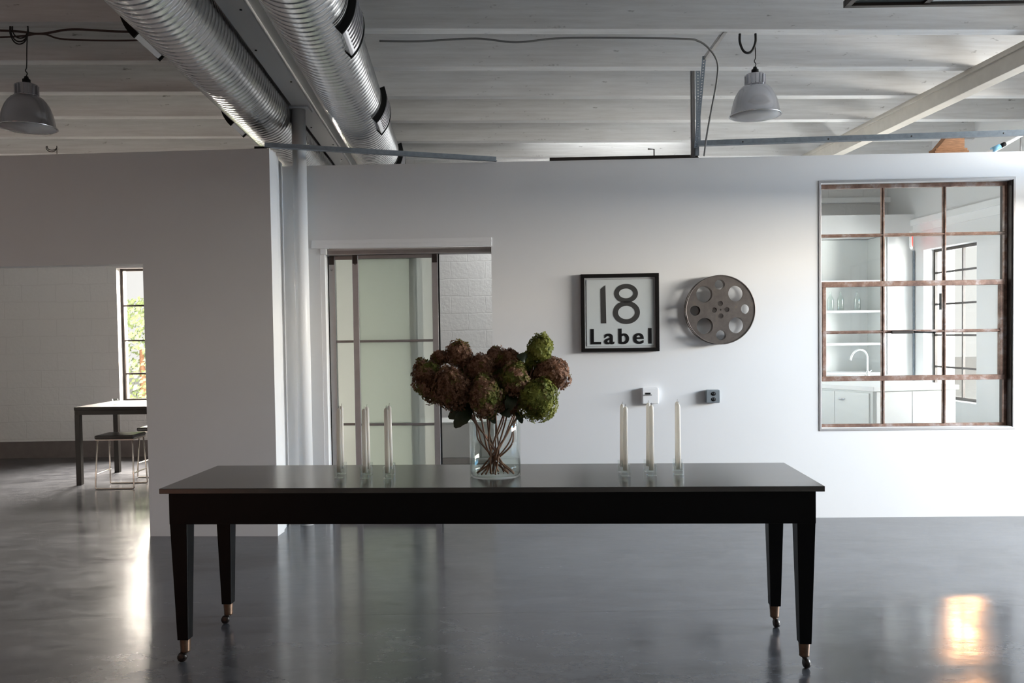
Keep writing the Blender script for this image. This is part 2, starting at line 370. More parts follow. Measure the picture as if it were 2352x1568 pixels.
tag(MB().box(2.2, 4.6, 9.93, 10.0, 2.93, 2.99).build('trim_1', M['white']), 'white ledge high on the kitchen end wall', 'trim', kind='structure')
mb = MB(); mb.box(rt_(6.6), rt_(9.95), 0, .05, 2.58, 2.645); mb.box(rt_(6.6), rt_(9.95), 0, .02, 2.50, 2.58)
tag(mb.build('trim_2', M['white'], loc=r_org, rotz=RA), 'white ledger along the kitchen outer wall', 'trim', kind='structure')
tag(MB().box(4.555, 4.572, 9.385, 9.40, .05, 2.3).build('trim_3', M['strut']), 'thin dark metal corner strip beside the kitchen window', 'trim', kind='structure')

# ------------------------------------------------------------------ joists, beams, deck
JA = .045
jl = ['first white joist from the viewer, right of the ducts', 'second white joist from the viewer, right of the ducts', 'third white joist from the viewer, right of the ducts', 'fourth white joist from the viewer, right of the ducts', 'fifth white joist from the viewer, right of the ducts, just above the partition',
      'white joist over the kitchen behind the partition, nearest the partition', 'white joist over the kitchen, second behind the partition', 'white joist over the kitchen against the far wall']
def joist(x0, x1, y_at0, label):
    L = (x1 - x0) / cos(JA); o = MB().box(0, L, 0, .097, 0, .28).build('ceiling_joist', M['timber'], bevel=.004, loc=(x0, y_at0 + x0 * tan(JA), 3.30), rotz=JA)
    return tag(o, label, 'joist', 'white painted ceiling joists')
for i, y in enumerate([5.130, 5.855, 6.574, 7.324, 8.10, 8.85]): joist(-1.28, 4.75, y, jl[i])
ll = ['first shaded joist from the viewer, left of the ducts', 'second shaded joist from the viewer, left of the ducts', 'third shaded joist from the viewer, left of the ducts', 'fourth shaded joist from the viewer, left of the ducts', 'fifth shaded joist from the viewer, left of the ducts, above the doorway partition', 'sixth joist left of the ducts over the dining room']
for i, y in enumerate([5.038, 5.728, 6.450, 7.160, 7.870, 8.58]): joist(-8.7, -1.16, y, ll[i])
for i, y in enumerate([4.40, 3.68]): joist(-1.28, 4.95, y, ['joist nearly overhead, second before the first visible joist', 'joist overhead of the table, farthest toward the viewer'][i])
g = Vector((-.064, 1, 0)).normalized(); lat = Vector((g.y, -g.x, 0)); GA = atan2(g.y, g.x) - pi / 2
def ax(u, t, z): return lat * u + g * t + Vector((0, 0, z))      # along the ducts: sideways, along, up
def ibeam(name, u0, u1, z0, z1, t0, t1, label):
    r = thing(name, label, 'beam', ax(0, 0, 0), GA)
    c = (u0 + u1) / 2
    MB().box(c - .006, c + .006, t0, t1, z0 + .012, z1 - .012).build('web', M['white'], r)
    MB().box(u0, u1, t0, t1, z0, z0 + .012).build('flange', M['white'], r, .002)
    MB().box(u0, u1, t0, t1, z1 - .012, z1).build('flange', M['white'], r, .002)
    mb = MB()
    for k in range(13): MB().lathe([(0, 0), (.007, 0), (.007, -.005), (0, -.005)], 8, (c + (-.042, .042, .03)[k % 3], t0 + .35 + k * .62, z0)).build('bolt_head', M['dark_steel'], r)
    return r
ibeam('steel_beam', -1.21, -1.064, 3.143, 3.30, 1.0, 9.9, 'white steel beam running between the two round ducts')
r = thing('timber_beam', 'cream boxed beam crossing the ceiling on the right', 'beam', (0, 0, 0), GA)
MB().box(3.715, 3.82, 1.0, 9.9, 3.143, 3.30).build('beam_body', M['cream'], r, .004)
MB().box(3.700, 3.715, 1.0, 9.9, 3.255, 3.275).build('edge_strip', M['cream'], r, .002)
# column
pc = Vector((-1.578, 6.265, 0))
r = thing('round_column', 'white round steel column under the beam beside the door', 'column', pc)
MB().lathe([(.052, 0), (.052, 3.13)], 40).build('shaft', M['white'], r)
MB().box(-.085, .085, -.085, .085, 3.131, 3.143).build('cap_plate', M['white'], r)

# ------------------------------------------------------------------ spiral ducts
def duct(u, z, t0, t1, regs, label, side):
    r = thing('spiral_duct', label, 'duct', ax(0, 0, 0), GA, 'round spiral ducts')
    R = .2; n = 56; pitch_ = .056; per = 8; rows = int((t1 - t0) / pitch_ * per); vs = []; fs = []
    for j in range(rows + 1):
        for k in range(n):
            a = 2 * pi * k / n; t = t0 + (j + k / n * per) * pitch_ / per
            rr = R + (-.0050, .0028, .0006, 0, .0004, 0, .0006, .0028)[j % per]
            vs.append((u + rr * cos(a), t, z + rr * sin(a)))
    for j in range(rows):
        for k in range(n):
            if k < n - 1: fs.append((j * n + k, j * n + k + 1, (j + 1) * n + k + 1, (j + 1) * n + k))
            elif j + per + 1 <= rows: fs.append((j * n + k, (j + per) * n, (j + per + 1) * n, (j + 1) * n + k))
    mb = MB(); mb.add(vs, fs, True); mb.build('duct_body', M['galv'], r)
    for t in regs:       # saddle grilles on the outer side
        reg = None
        a0, a1 = (-44, 18) if side > 0 else (162, 224)
        def shell(ra, rb, ta, tb, A0, A1, m=14):
            mb = MB(); vs = []
            for i in range(m + 1):
                a = radians(A0 + (A1 - A0) * i / m)
                for rr in (ra, rb):
                    for tt in (ta, tb): vs.append((u + rr * cos(a), tt, z + rr * sin(a)))
            fs = []
            for i in range(m):
                b = i * 4; c = b + 4
                fs += [(b, c, c + 1, b + 1), (b + 2, b + 3, c + 3, c + 2), (b, b + 2, c + 2, c), (b + 1, c + 1, c + 3, b + 3)]
            fs += [(0, 1, 3, 2), (m * 4, m * 4 + 2, m * 4 + 3, m * 4 + 1)]
            return mb.add(vs, fs)
        reg = shell(R + .002, R + .032, t, t + .34, a0, a1).build('air_register', M['alu'], r, .002)
        shell(R + .001, R + .036, t - .014, t, a0 - 1.5, a1 + 1.5).build('gasket', M['matte_black'], reg)
        shell(R + .001, R + .036, t + .34, t + .354, a0 - 1.5, a1 + 1.5).build('gasket', M['matte_black'], reg)
        mb = MB()
        for k in range(6):
            mb2 = shell(R + .031, R + .036, t + .04 + k * .048, t + .055 + k * .048, a0 + 8, a1 - 8); mb.add(mb2.v, mb2.f)
        mb.build('louvre', M['alu'], reg)
    return r
duct(-1.424, 1.44 + 8.29 * .2, 1.6, 9.9, (4.28, 6.03, 7.7), 'left galvanised spiral duct under the ceiling', -1)
duct(-.700, 1.44 + 8.036 * .2, 1.6, 9.9, (4.06, 5.74, 7.41), 'right galvanised spiral duct, wider in view, with three air registers on its flank', 1)

# ------------------------------------------------------------------ pendant lamps
def pendant(loc, dx, dz, drop, label, loops):
    """loc = centre of the shade rim; the cord rises to a loop under a joist"""
    r = thing('pendant_lamp', label, 'lamp', loc, 0, 'aluminium pendant lamps')
    prof = [(.066, .182), (.072, .181), (.088, .170), (.105, .150), (.121, .122), (.134, .088), (.144, .048), (.150, .010), (.160, 0), (.162, -.004), (.158, -.006),
            (.147, .008), (.141, .046), (.131, .085), (.118, .118), (.102, .145), (.086, .164), (.066, .175)]
    sh = MB().lathe(prof, 64, close=True).build('shade', M['alu'], r)
    MB().lathe([(.154, .003), (.150, -.006), (.09, -.016), (.03, -.030), (.0, -.034)], 48).build('lens', M['lens'], sh)
    nk = MB().lathe([(.066, .180), (.066, .186), (.060, .190), (.060, .246), (.056, .252), (.0, .252)], 40)
    for k in range(14):
        a = 2 * pi * k / 14; nk.box(.058, .066, -.003, .003, .190, .246, Matrix.Rotation(a, 4, 'Z'))
    nk.build('neck', M['alu'], r)
    MB().lathe([(.022, .252), (.022, .282), (.014, .286), (.010, .300), (.0, .302)], 24).build('socket_cap', M['matte_black'], r)
    h = drop
    MB().tube(spline([(0, 0, .300), (.006, 0, .318), (-.004, 0, .335), (.004, 0, .36), (dx * .5, 0, .5 * (.36 + h)), (dx, dz, h)]), .0032, 8).build('cord', M['cord'], r)
    mb = MB()
    for (w, dd, rad) in loops:
        mb.tube(spline([(dx - w, dz, h + .005), (dx - w, dz, h - dd * .4), (dx - w * .8, dz, h - dd * .85), (dx - w * .5, dz, h - dd), (dx - w * .2, dz, h - dd * .85), (dx, dz, h - dd * .4), (dx, dz, h + .005)]), rad, 8)
    mb.build('cord_loop', M['cord'], r)
    return r
def mat_lens():
    m, nt, b, o = newmat('prismatic_lamp_lens'); b.inputs['Base Color'].default_value = (.75, .75, .76, 1); b.inputs['Roughness'].default_value = .25; b.inputs['Transmission Weight'].default_value = .45; return m
M['lens'] = mat_lens()
pendant((-2.862, 4.965, 2.70), .018, 0, .590, 'left pendant lamp, aluminium bell in the brown shaded corner', [(.105, .10, .004), (.10, .085, .004), (.09, .065, .004)])
pendant((1.553, 5.252, 2.785), .004, 0, .502, 'right pendant lamp, aluminium bell hanging right of the slotted strut', [(.098, .115, .008)])
pendant((-4.335, 8.0, 2.30), -.006, 0, .985, 'third pendant lamp behind the partition, only its black cord showing above the doorway wall', [(.10, .05, .004), (.09, .035, .004)])

# ------------------------------------------------------------------ cables, struts, bits above the wall
tag(MB().tube(spline([(-6.0, 4.90, 3.23), (-4.2, 4.96, 3.29), (-3.06, 5.0, 3.285), (-2.80, 5.0, 3.262), (-2.60, 5.0, 3.285), (-2.30, 5.0, 3.268), (-1.9, 5.02, 3.27), (-1.64, 5.03, 3.275)]), .007, 8).build('electric_cable', M['brown_cord']), 'thicker brown cable slung under the first left joist, upper of the two', 'cable', 'brown cables left of the ducts')
tag(MB().tube(spline([(-6.0, 4.93, 3.20), (-4.2, 4.99, 3.24), (-3.06, 5.02, 3.252), (-2.80, 5.02, 3.268), (-2.66, 5.02, 3.235), (-2.3, 5.02, 3.222), (-1.9, 5.03, 3.235), (-1.64, 5.04, 3.255)]), .0055, 8).build('electric_cable', M['brown_cord']), 'thinner brown cable sagging lower under the first left joist', 'cable', 'brown cables left of the ducts')
tag(MB().tube(spline([(-.80, 5.225, 3.27), (-.55, 5.235, 3.268), (-.2, 5.25, 3.285), (.05, 5.26, 3.262), (.3, 5.27, 3.285), (.56, 5.28, 3.29), (1.1, 5.32, 3.29), (1.22, 5.34, 3.28), (1.30, 5.37, 3.235), (1.36, 5.42, 3.165), (1.385, 5.55, 3.08), (1.40, 5.75, 2.96), (1.425, 6.0, 2.84), (1.46, 6.24, 2.742)]), .0065, 8).build('flexible_conduit', M['grey_cord']), 'thin grey conduit under the first right joist dropping behind the slotted strut', 'cable')
def angle_bar(pts0, pts1, w, th, n1):
    """L-section from p0 to p1; n1 = direction of the first leg"""
    p0, p1 = Vector(pts0), Vector(pts1); t = (p1 - p0).normalized(); a = (Vector(n1) - t * Vector(n1).dot(t)).normalized(); b = t.cross(a)
    mb = MB()
    for e1, e2 in ((a, b), (b, a)):
        vs = []
        for p in (p0, p1):
            for s, q in ((0, 0), (w, 0), (w, th), (0, th)): vs.append(p + e1 * s + e2 * q)
        mb.add(vs, [(0, 1, 2, 3), (7, 6, 5, 4), (0, 4, 5, 1), (1, 5, 6, 2), (2, 6, 7, 3), (3, 7, 4, 0)])
    return mb
r = thing('brace_bar', 'grey steel angle bar bracing the partition corner across to the back wall', 'brace', (0, 0, 0))
angle_bar((-1.74, 5.93, 2.775), (-.10, 6.335, 2.736), .040, .004, (0, 0, 1)).build('angle_bar', M['strut'], r)
MB().box(-1.81, -1.73, 5.92, 5.97, 2.768, 2.785).build('bracket', M['matte_black'], r)
ws = wl(1.93, .02, 2.735); we = wl(3.05, .02, 2.735)
tag(angle_bar(ws, we, .026, .004, (0, 0, 1)).build('sill_angle', M['dark_steel']), 'dark steel angle lying along the top of the back wall', 'bar')
def holed_strip(p0, p1, w, th, wd, nh, rh=.005):
    """flat strip with a row of round holes: built as cells with octagonal holes"""
    p0, p1 = Vector(p0), Vector(p1); t = (p1 - p0); L = t.length; t.normalize(); wd = (Vector(wd) - t * Vector(wd).dot(t)).normalized(); nn = t.cross(wd)
    mb = MB(); c = L / nh
    for i in range(nh):
        o_ = p0 + t * (c * i)
        sq = []; ho = []
        for k in range(8):
            a = 2 * pi * k / 8; x, y = cos(a), sin(a); m = max(abs(x), abs(y))
            sq.append((c / 2 + x / m * c / 2, w / 2 + y / m * w / 2)); ho.append((c / 2 + x * rh, w / 2 + y * rh))
        vs = [o_ + t * a + wd * b for a, b in sq + ho] + [o_ + t * a + wd * b + nn * th for a, b in sq + ho]
        fs = []
        for k in range(8):
            k2 = (k + 1) % 8; fs += [(k, k2, 8 + k2, 8 + k), (16 + k, 24 + k, 24 + k2, 16 + k2), (8 + k, 8 + k2, 24 + k2, 24 + k), (k, 16 + k, 16 + k2, k2)]
        mb.add(vs, fs)
    return mb
r = thing('slotted_strut', 'perforated steel hanger assembly dropping from the joists to the back wall', 'strut', (1.39, 6.2, 2.74))
rl = lambda p: Vector(p) - Vector((1.39, 6.2, 2.74))
angle_bar(rl((1.368, 6.25, 2.736)), rl((1.368, 6.25, 3.57)), .028, .003, (1, 0, 0)).build('post', M['alu_track'], r)
holed_strip(rl((1.402, 6.24, 2.82)), rl((1.402, 6.24, 3.57)), .034, .003, (1, 0, 0), 34, .005).build('perforated_strap', M['strut'], r)
holed_strip(rl((1.375, 6.19, 2.79)), rl((1.318, 5.66, 3.288)), .026, .003, (1, 0, .0), 34, .005).build('perforated_strap', M['strut'], r)
angle_bar(rl((1.330, 5.70, 3.270)), rl((1.352, 5.236, 3.296)), .024, .003, (1, 0, 0)).build('diagonal_bar', M['strut_light'], r)
angle_bar(rl((1.39, 6.225, 2.74)), rl((1.39, 6.225, 2.83)), .03, .003, (1, 0, 0)).build('clip', M['strut'], r)
r = thing('ceiling_rail', 'long grey steel rail running right above the back wall', 'rail', (1.40, 6.2, 2.80))
d_ = Vector((3.95, 5.98, 2.80)) - Vector((1.40, 6.2, 2.80))
angle_bar((0, 0, 0), d_, .046, .004, (0, 0, 1)).build('channel', M['strut'], r)
mb = MB()
for k in (.13, .37, .6, .85): MB().lathe([(0, 0), (.006, 0), (.006, .004), (0, .004)], 10, M=Matrix.Translation(d_ * k + Vector((0, -.001, .024))) @ Matrix.Rotation(pi / 2, 4, 'X')).build('screw', M['dark_steel'], r)
mb = None
tag(MB().tube([(1.114, 6.40, 2.734), (1.114, 6.40, 2.83), (1.066, 6.40, 2.832)], .005, 8).build('bent_rod', M['dark_steel']), 'small bent dark rod standing on the back wall, left of the slotted hanger', 'rod')
r = thing('timber_block', 'stepped brown wooden block sitting on top of the back wall above the window', 'block', (3.34, 6.34, 2.733))
MB().box(-.13, .13, -.06, .06, 0, .03).box(-.12, .12, -.055, .055, .03, .05).build('plinth', M['rubble_brown'], r, .003)
MB().prism([(-.105, .05), (.10, .05), (.10, .15), (-.02, .15)], -.05, .05, Matrix.Rotation(pi / 2, 4, 'X')).build('wedge', M['rubble_brown'], r, .002)
tag(MB().tube([(3.60, 6.45, 2.70), (4.05, 6.45, 2.955)], .012, 10).build('water_pipe', M['white']), 'white sloping pipe above the back wall at far right, behind the coupled one', 'pipe')
r = thing('coupled_pipe', 'sloping pipe with a blue coupling above the back wall at far right', 'pipe', (3.72, 6.40, 2.74))
MB().tube([(-.10, 0, .0), (.36, 0, .225)], .011, 10).build('pipe', M['white'], r)
MB().tube([(-.01, 0, .046), (.05, 0, .074)], .02, 12).build('coupling', M['blue_plastic'], r)
MB().tube([(.055, 0, .076), (.09, 0, .093)], .017, 12).build('clamp', M['matte_black'], r)
MB().tube([(.21, 0, -.006), (.21, 0, .14)], .005, 8).build('hanger_rod', M['alu_track'], r)
# dark glazed panel slung near the viewer under the joists
r = thing('hung_panel', 'dark metal framed panel slung under the ceiling at the top right corner', 'panel', (1.738, 4.30, 3.09))
MB().box(0, 1.9, 0, .03, 0, .035).box(0, 1.9, -1.3, -1.27, 0, .035).box(0, .03, -1.27, 0, 0, .035).box(1.87, 1.9, -1.27, 0, 0, .035).build('panel_frame', M['dark_steel'], r, .002)
MB().box(.03, .42, -1.27, 0, .016, .024).build('dark_pane', M['dark_panel'], r)
MB().box(.42, 1.87, -1.27, 0, .016, .024).build('light_pane', M['white_panel'], r)
MB().box(.40, .43, -1.27, 0, .006, .034).build('divider', M['dark_steel'], r)
mb = MB()
for x in (.06, 1.84):
    for y in (-.02, -1.25): MB().tube([(x, y, .03), (x, y, .49)], .004, 6).build('hanger_wire', M['dark_steel'], r)
# ------------------------------------------------------------------ daylight and added fill settings
WORLD = 1.0; EXPO = 0.0; SUN = 0.10
LIGHTS = [
    ('upper_horizon_through_side_opening', (10.0, 3.6, 3.35), (4.8, 4.6, 2.0), 9.0, .8, 850, (.20, .55, 1.0)),
    ('low_horizon_through_side_opening', (10.0, 3.6, 2.55), (4.8, 4.6, 2.0), 9.0, .8, 2300, (1, .95, .86)),
    ('high_side_fill', (5.75, 5.4, 2.95), (4.7, 5.4, 2.9), 1.2, .8, 75, (1, .95, .85)),  # fill lamp added outside the high opening for the upper end face
    ('ground_bounce_fill', (6.9, 4.4, .02), (6.9, 4.4, 2.0), 3.0, 5.0, 200, (.84, .93, 1)),  # up-facing fill lamp added to lift the ceiling and upper walls
    ('sky_through_near_kitchen_window', (6.2, 7.0, 1.2), (4.6, 7.2, 1.6), 1.6, 1.4, 380, (1, .98, .95)),
    ('sky_through_kitchen_window', (6.4, 8.7, 2.6), (4.6, 8.6, 1.2), 1.8, 2.2, 200, (.92, .97, 1)),
    ('passage_overhead_fill', (1.0, 9.2, 3.9), (1.0, 9.2, 0), 1.6, .9, 98, (.97, 1, 1)),  # unseen overhead lamp added to brighten the passage behind the wall
    ('sky_through_far_window', (-4.0, 11.6, 2.6), (-4.0, 10.0, 1.4), 2.2, 1.8, 2900, (1, .88, .77)),
    ('warm_rear_fill', (-5.9, -4.6, 2.2), (-5.9, -3.0, 1.5), 2.4, 1.8, 80, (1, .30, .12)),  # weak orange fill added behind the viewer to warm the left side
]
# ------------------------------------------------------------------ sliding door in the back wall
r = thing('trim_4', 'white casing and aluminium head track of the sliding door', 'trim', WP, WA, kind='structure')
MB().box(.166, .198, .004, .15, 0, 2.155).build('jamb_liner', M['white'], r, .002)
MB().box(.10, 1.482, -.018, -.001, 2.10, 2.132).box(.10, 1.482, -.010, -.001, 2.132, 2.165).build('head_board', M['white'], r, .003)
MB().box(.21, 1.474, .03, .13, 2.052, 2.098).build('head_track', M['alu_track'], r, .002)
MB().box(.21, 1.474, .022, .03, 2.085, 2.098).box(.21, 1.474, .022, .03, 2.052, 2.060).build('track_lip', M['alu_dull'], r, .001)
MB().box(.166, .212, -.006, .03, 2.055, 2.098).build('end_cap', M['white'], r, .002)
def sliding(name, s0, s1, y0, label, boltz):
    r = thing(name, label, 'door', WP, WA, kind='structure')
    w = .047; z0, z1 = .012, 2.05
    for a in (s0, s1 - w): MB().box(a, a + w, y0, y0 + .028, z0, z1).build('stile', M['alu_dull'], r, .003)
    for z, h in ((.741, .018), (1.387, .018), (z0, .06), (2.022, .028)): MB().box(s0 + w, s1 - w, y0 + .003, y0 + .025, z - (h / 2 if .5 < z < 1.5 else 0), z + (h / 2 if .5 < z < 1.5 else h)).build('rail', M['alu_track'], r, .002)
    MB().add([(s0 + w - .003, y0 + .014, z0 + .03), (s1 - w + .003, y0 + .014, z0 + .03), (s1 - w + .003, y0 + .014, z1 - .01), (s0 + w - .003, y0 + .014, z1 - .01)], [(0, 1, 2, 3)]).build('frosted_pane', M['frost'], r, recalc=False)
    MB().box(s0 + .004, s0 + w - .004, y0 - .006, y0 + .004, z1 - .065, z1).build('hanger_block', M['dark_steel'], r, .002)
    MB().box(s1 - w + .004, s1 - .004, y0 - .006, y0 + .004, z1 - .065, z1).build('hanger_block', M['dark_steel'], r, .002)
    MB().lathe([(0, 0), (.010, 0), (.010, -.012), (.006, -.016), (0, -.016)], 20, M=Matrix.Translation((s0 + w * .52, y0, boltz)) @ Matrix.Rotation(-pi / 2, 4, 'X') @ Matrix.Scale(-1, 4, (0, 0, 1))).build('bolt', M['matte_black'], r)
    MB().box(s1, s1 + .010, y0 + .002, y0 + .026, z0, z1).build('edge_seal', M['matte_black'], r)
    if s0 < .3: MB().box(s0 - .010, s0, y0 + .002, y0 + .026, z0, z1).build('edge_seal', M['matte_black'], r)
    return r
sliding('door_1', .400, 1.062, .036, 'front frosted glass sliding door panel, the right of two', 1.985)
sliding('door_2', .205, .878, .088, 'rear frosted glass sliding door panel, left and behind the front one', 1.945)

# ------------------------------------------------------------------ steel window in the back wall
r = thing('window_1', 'rusty steel framed interior window looking into the kitchen', 'window', WP, WA, kind='structure')
yd = .062
mb = MB(); t = .012
for a, b, c, d in ((3.957 - .014, 3.957 + .004, .661, 2.544), (5.385 - .004, 5.385 + .014, .661, 2.544), (3.957, 5.385, 2.526, 2.544), (3.957, 5.385, .661, .679)): mb.box(a, b, -.006, .004, c, d)
mb.build('casing_edge', M['alu_dull'], r, .002)
mb = MB()
mb.box(3.957, 3.963, 0, .16, .675, 2.53).box(3.963, 5.379, 0, .16, 2.524, 2.53).box(3.963, 5.379, 0, .16, .675, .681)
mb.build('reveal_liner', M['white'], r)
MB().box(5.372, 5.384, .006, .16, .681, 2.524).build('reveal_plate', M['dark_steel'], r)
def sashbar(x0, x1, z0, z1, d0=.0, d1=.03): return MB().box(x0, x1, yd - d0, yd + d1, z0, z1)
fr = MB(); fr.box(3.964, 3.985, yd, yd + .03, .681, 2.524).box(5.352, 5.372, yd, yd + .03, .681, 2.524).box(3.985, 5.352, yd, yd + .03, 2.492, 2.524).box(3.985, 5.352, yd, yd + .03, .681, .703)
fr.build('frame', M['rust'], r, .002)
for s in (4.4495, 4.909): MB().box(s - .011, s + .011, yd + .002, yd + .028, .703, 2.492).box(s - .004, s + .004, yd - .010, yd + .002, .703, 2.492).build('muntin', M['rust'], r, .001)
for z in (2.137, 1.404): MB().box(3.985, 5.352, yd + .002, yd + .028, z - .012, z + .012).box(3.985, 5.352, yd - .008, yd + .002, z - .004, z + .004).build('muntin', M['rust'], r, .001)
v = MB(); v.box(3.985, 5.352, yd - .014, yd + .03, 1.748, 1.788).box(3.985, 5.352, yd - .014, yd + .03, 1.032, 1.070).box(3.992, 4.016, yd - .012, yd + .03, 1.07, 1.748).box(5.318, 5.342, yd - .012, yd + .03, 1.07, 1.748)
vent = v.build('vent_sash', M['rust'], r, .002)
MB().box(4.50, 4.66, yd - .035, yd - .012, 1.388, 1.412).build('handle', M['dark_steel'], vent, .004)
MB().tube([(4.66, yd - .022, 1.402), (4.70, yd - .03, 1.398), (4.82, yd - .02, 1.393)], .006, 8).lathe([(0, -.008), (.011, -.006), (.011, .006), (0, .008)], 12, (4.82, yd - .02, 1.393)).build('stay_arm', M['matte_black'], vent)
pn = MB(); xs = [3.985, 4.4385, 4.4605, 4.898, 4.92, 5.352]; zs = [.703, 1.032, 1.07, 1.392, 1.416, 1.748, 1.788, 2.125, 2.149, 2.492]
for i in (0, 2, 4):
    for j in (0, 2, 4, 6, 8): pn.add([(xs[i], yd + .016, zs[j]), (xs[i + 1], yd + .016, zs[j]), (xs[i + 1], yd + .016, zs[j + 1]), (xs[i], yd + .016, zs[j + 1])], [(0, 1, 2, 3)])
pn.build('glass', M['pane'], r, recalc=False)

# ------------------------------------------------------------------ wall sign
S = .5875
r = thing('wall_sign', 'square black framed sign reading 18 Label on the back wall', 'sign', wl(2.153, 0, 1.283), WA)
fw_ = .027
MB().box(0, S, -.042, 0, 0, fw_).box(0, S, -.042, 0, S - fw_, S).box(0, fw_, -.042, 0, fw_, S - fw_).box(S - fw_, S, -.042, 0, fw_, S - fw_).build('frame', M['frame_black'], r, .002)
MB().box(fw_, S - fw_, -.020, -.004, fw_, S - fw_).build('edge_mat', M['sign_mat'], r)
MB().box(.041, S - .039, -.0225, -.020, .041, S - .041).build('border_line', M['sign_grey'], r)
MB().box(.0425, S - .0405, -.024, -.0225, .0425, S - .0425).build('plate', M['sign_plate'], r)
k = S / 705.0
def sp(x, y): return ((x - 243) * k, S - (y - 190) * k)
RX = Matrix(((1, 0, 0, 0), (0, 0, -1, -.0242), (0, 1, 0, 0), (0, 0, 0, 1)))   # sign-plane x,y,thickness -> local
MB().prism([sp(424, 637), sp(471, 637), sp(466, 292), sp(422, 325)], 0, .002, RX).build('digit_one', M['sign_grey'], r)
def ring(cx, cy, rx, ry, st, n=56):
    vs = []; fs = []
    for i in range(n):
        a = 2 * pi * i / n
        for q in (0, 1):
            p = sp(cx + (rx - q * st) * cos(a), cy + (ry - q * st) * sin(a))
            for z in (0, .002): vs.append(RX @ Vector((p[0], p[1], z)))
    for i in range(n):
        b = i * 4; c = ((i + 1) % n) * 4
        fs += [(b, b + 1, c + 1, c), (b + 2, c + 2, c + 3, b + 3), (b, c, c + 2, b + 2), (b + 1, b + 3, c + 3, c + 1)]
    return vs, fs
mb = MB()
for a in ((653, 368, 107, 86, 42), (655, 541, 121, 105, 44)): mb.add(*ring(*a))
mb.build('digit_eight', M['sign_grey'], r)
# the word underneath, from the built-in font, thickened
cu = bpy.data.curves.new('word_label', 'FONT'); cu.body = 'Label'; cu.size = 1.0; cu.offset = .012; cu.extrude = .004; cu.space_character = 1.3
tmp = bpy.data.objects.new('tmp_word', cu); col.objects.link(tmp); bpy.context.view_layer.update()
me = bpy.data.meshes.new_from_object(tmp.evaluated_get(bpy.context.evaluated_depsgraph_get())); bpy.data.objects.remove(tmp)
bm = bmesh.new(); base = me
for k_ in (-.016, 0, .016):
    t_ = base.copy(); t_.transform(Matrix.Translation((k_, 0, abs(k_) * .05))); bm.from_mesh(t_); bpy.data.meshes.remove(t_)
me = bpy.data.meshes.new('lettering'); bm.to_mesh(me); bm.free(); bpy.data.meshes.remove(base)
xs_ = [p.co.x for p in me.vertices]; ys_ = [p.co.y for p in me.vertices]; xa, xb, ya, yb = min(xs_), max(xs_), min(ys_), max(ys_)
X0, Z0 = sp(325, 828); X1, Z1 = sp(880, 686)
for p in me.vertices:
    x, y, z = p.co; p.co = ((x - xa) / (xb - xa) * (X1 - X0) + X0, -.0242 - (.0012 + z * .2), (y - ya) / (yb - ya) * (Z1 - Z0) + Z0)
me.materials.clear(); me.materials.append(M['sign_black']); me.name = 'lettering'
o = bpy.data.objects.new('lettering', me); col.objects.link(o); o.parent = r

# ------------------------------------------------------------------ film reel
RR = .256
r = thing('film_reel', 'grey metal film reel hung on the back wall right of the sign', 'film reel', wl(3.188, -.09, 1.586), WA)
def mat_reel():
    m, nt, b, o = newmat('worn_reel_metal'); v = coords(nt); n = N(nt, 'ShaderNodeTexNoise', Scale=14.0, Detail=7.0, Roughness=.7); nt.links.new(v, n.inputs['Vector'])
    nt.links.new(ramp(nt, n.outputs['Fac'], [(.3, (.11, .095, .087)), (.6, (.16, .14, .128)), (.75, (.21, .165, .12))]), b.inputs['Base Color']); b.inputs['Metallic'].default_value = .5; b.inputs['Roughness'].default_value = .45; return m
M['reel'] = mat_reel()
def flange(yc, th=.003):
    holes = []
    for kk in range(4):
        a = pi / 4 + kk * pi / 2 + .01; holes.append((.655 * cos(a), .655 * sin(a), .235))
        a = kk * pi / 2 + .02; holes.append((.735 * cos(a), .735 * sin(a), .145)); holes.append((.18 * cos(a), .18 * sin(a), .075))
    holes.append((0, 0, .022))
    bm = bmesh.new(); edges = []
    def loop(cx, cy, rad, n):
        vs = [bm.verts.new(((cx + rad * cos(2 * pi * i / n)) * RR, yc, (cy + rad * sin(2 * pi * i / n)) * RR)) for i in range(n)]
        for i in range(n): edges.append(bm.edges.new((vs[i], vs[(i + 1) % n])))
    loop(0, 0, 1, 96)
    for h in holes: loop(*h, 32 if h[2] > .1 else 16)
    bmesh.ops.triangle_fill(bm, use_beauty=True, use_dissolve=False, edges=edges, normal=(0, -1, 0))
    ext = bmesh.ops.extrude_face_region(bm, geom=list(bm.faces)); bmesh.ops.translate(bm, verts=[e for e in ext['geom'] if isinstance(e, bmesh.types.BMVert)], vec=(0, th, 0))
    bmesh.ops.recalc_face_normals(bm, faces=bm.faces)
    me = bpy.data.meshes.new('flange'); bm.to_mesh(me); bm.free(); me.materials.append(M['reel']); o = bpy.data.objects.new('flange', me); col.objects.link(o); o.parent = r
    return o
flange(0); flange(.058)
ry = Matrix.Rotation(-pi / 2, 4, 'X')
MB().lathe([(.985 * RR, -.004), (1.012 * RR, -.002), (1.012 * RR, .005), (.985 * RR, .006)], 96, close=True, M=ry).build('rim', M['reel'], r)
MB().lathe([(.985 * RR, .054), (1.012 * RR, .056), (1.012 * RR, .063), (.985 * RR, .064)], 96, close=True, M=ry).build('rim', M['reel'], r)
MB().lathe([(.32 * RR, .003), (.32 * RR, .058)], 56, M=ry).lathe([(.305 * RR, .003), (.305 * RR, .058)], 56, M=ry).build('hub', M['reel'], r)
MB().lathe([(0, .03), (.02, .03), (.02, .088), (0, .088)], 20, M=ry).build('wall_spindle', M['dark_steel'], r)
mb = MB()
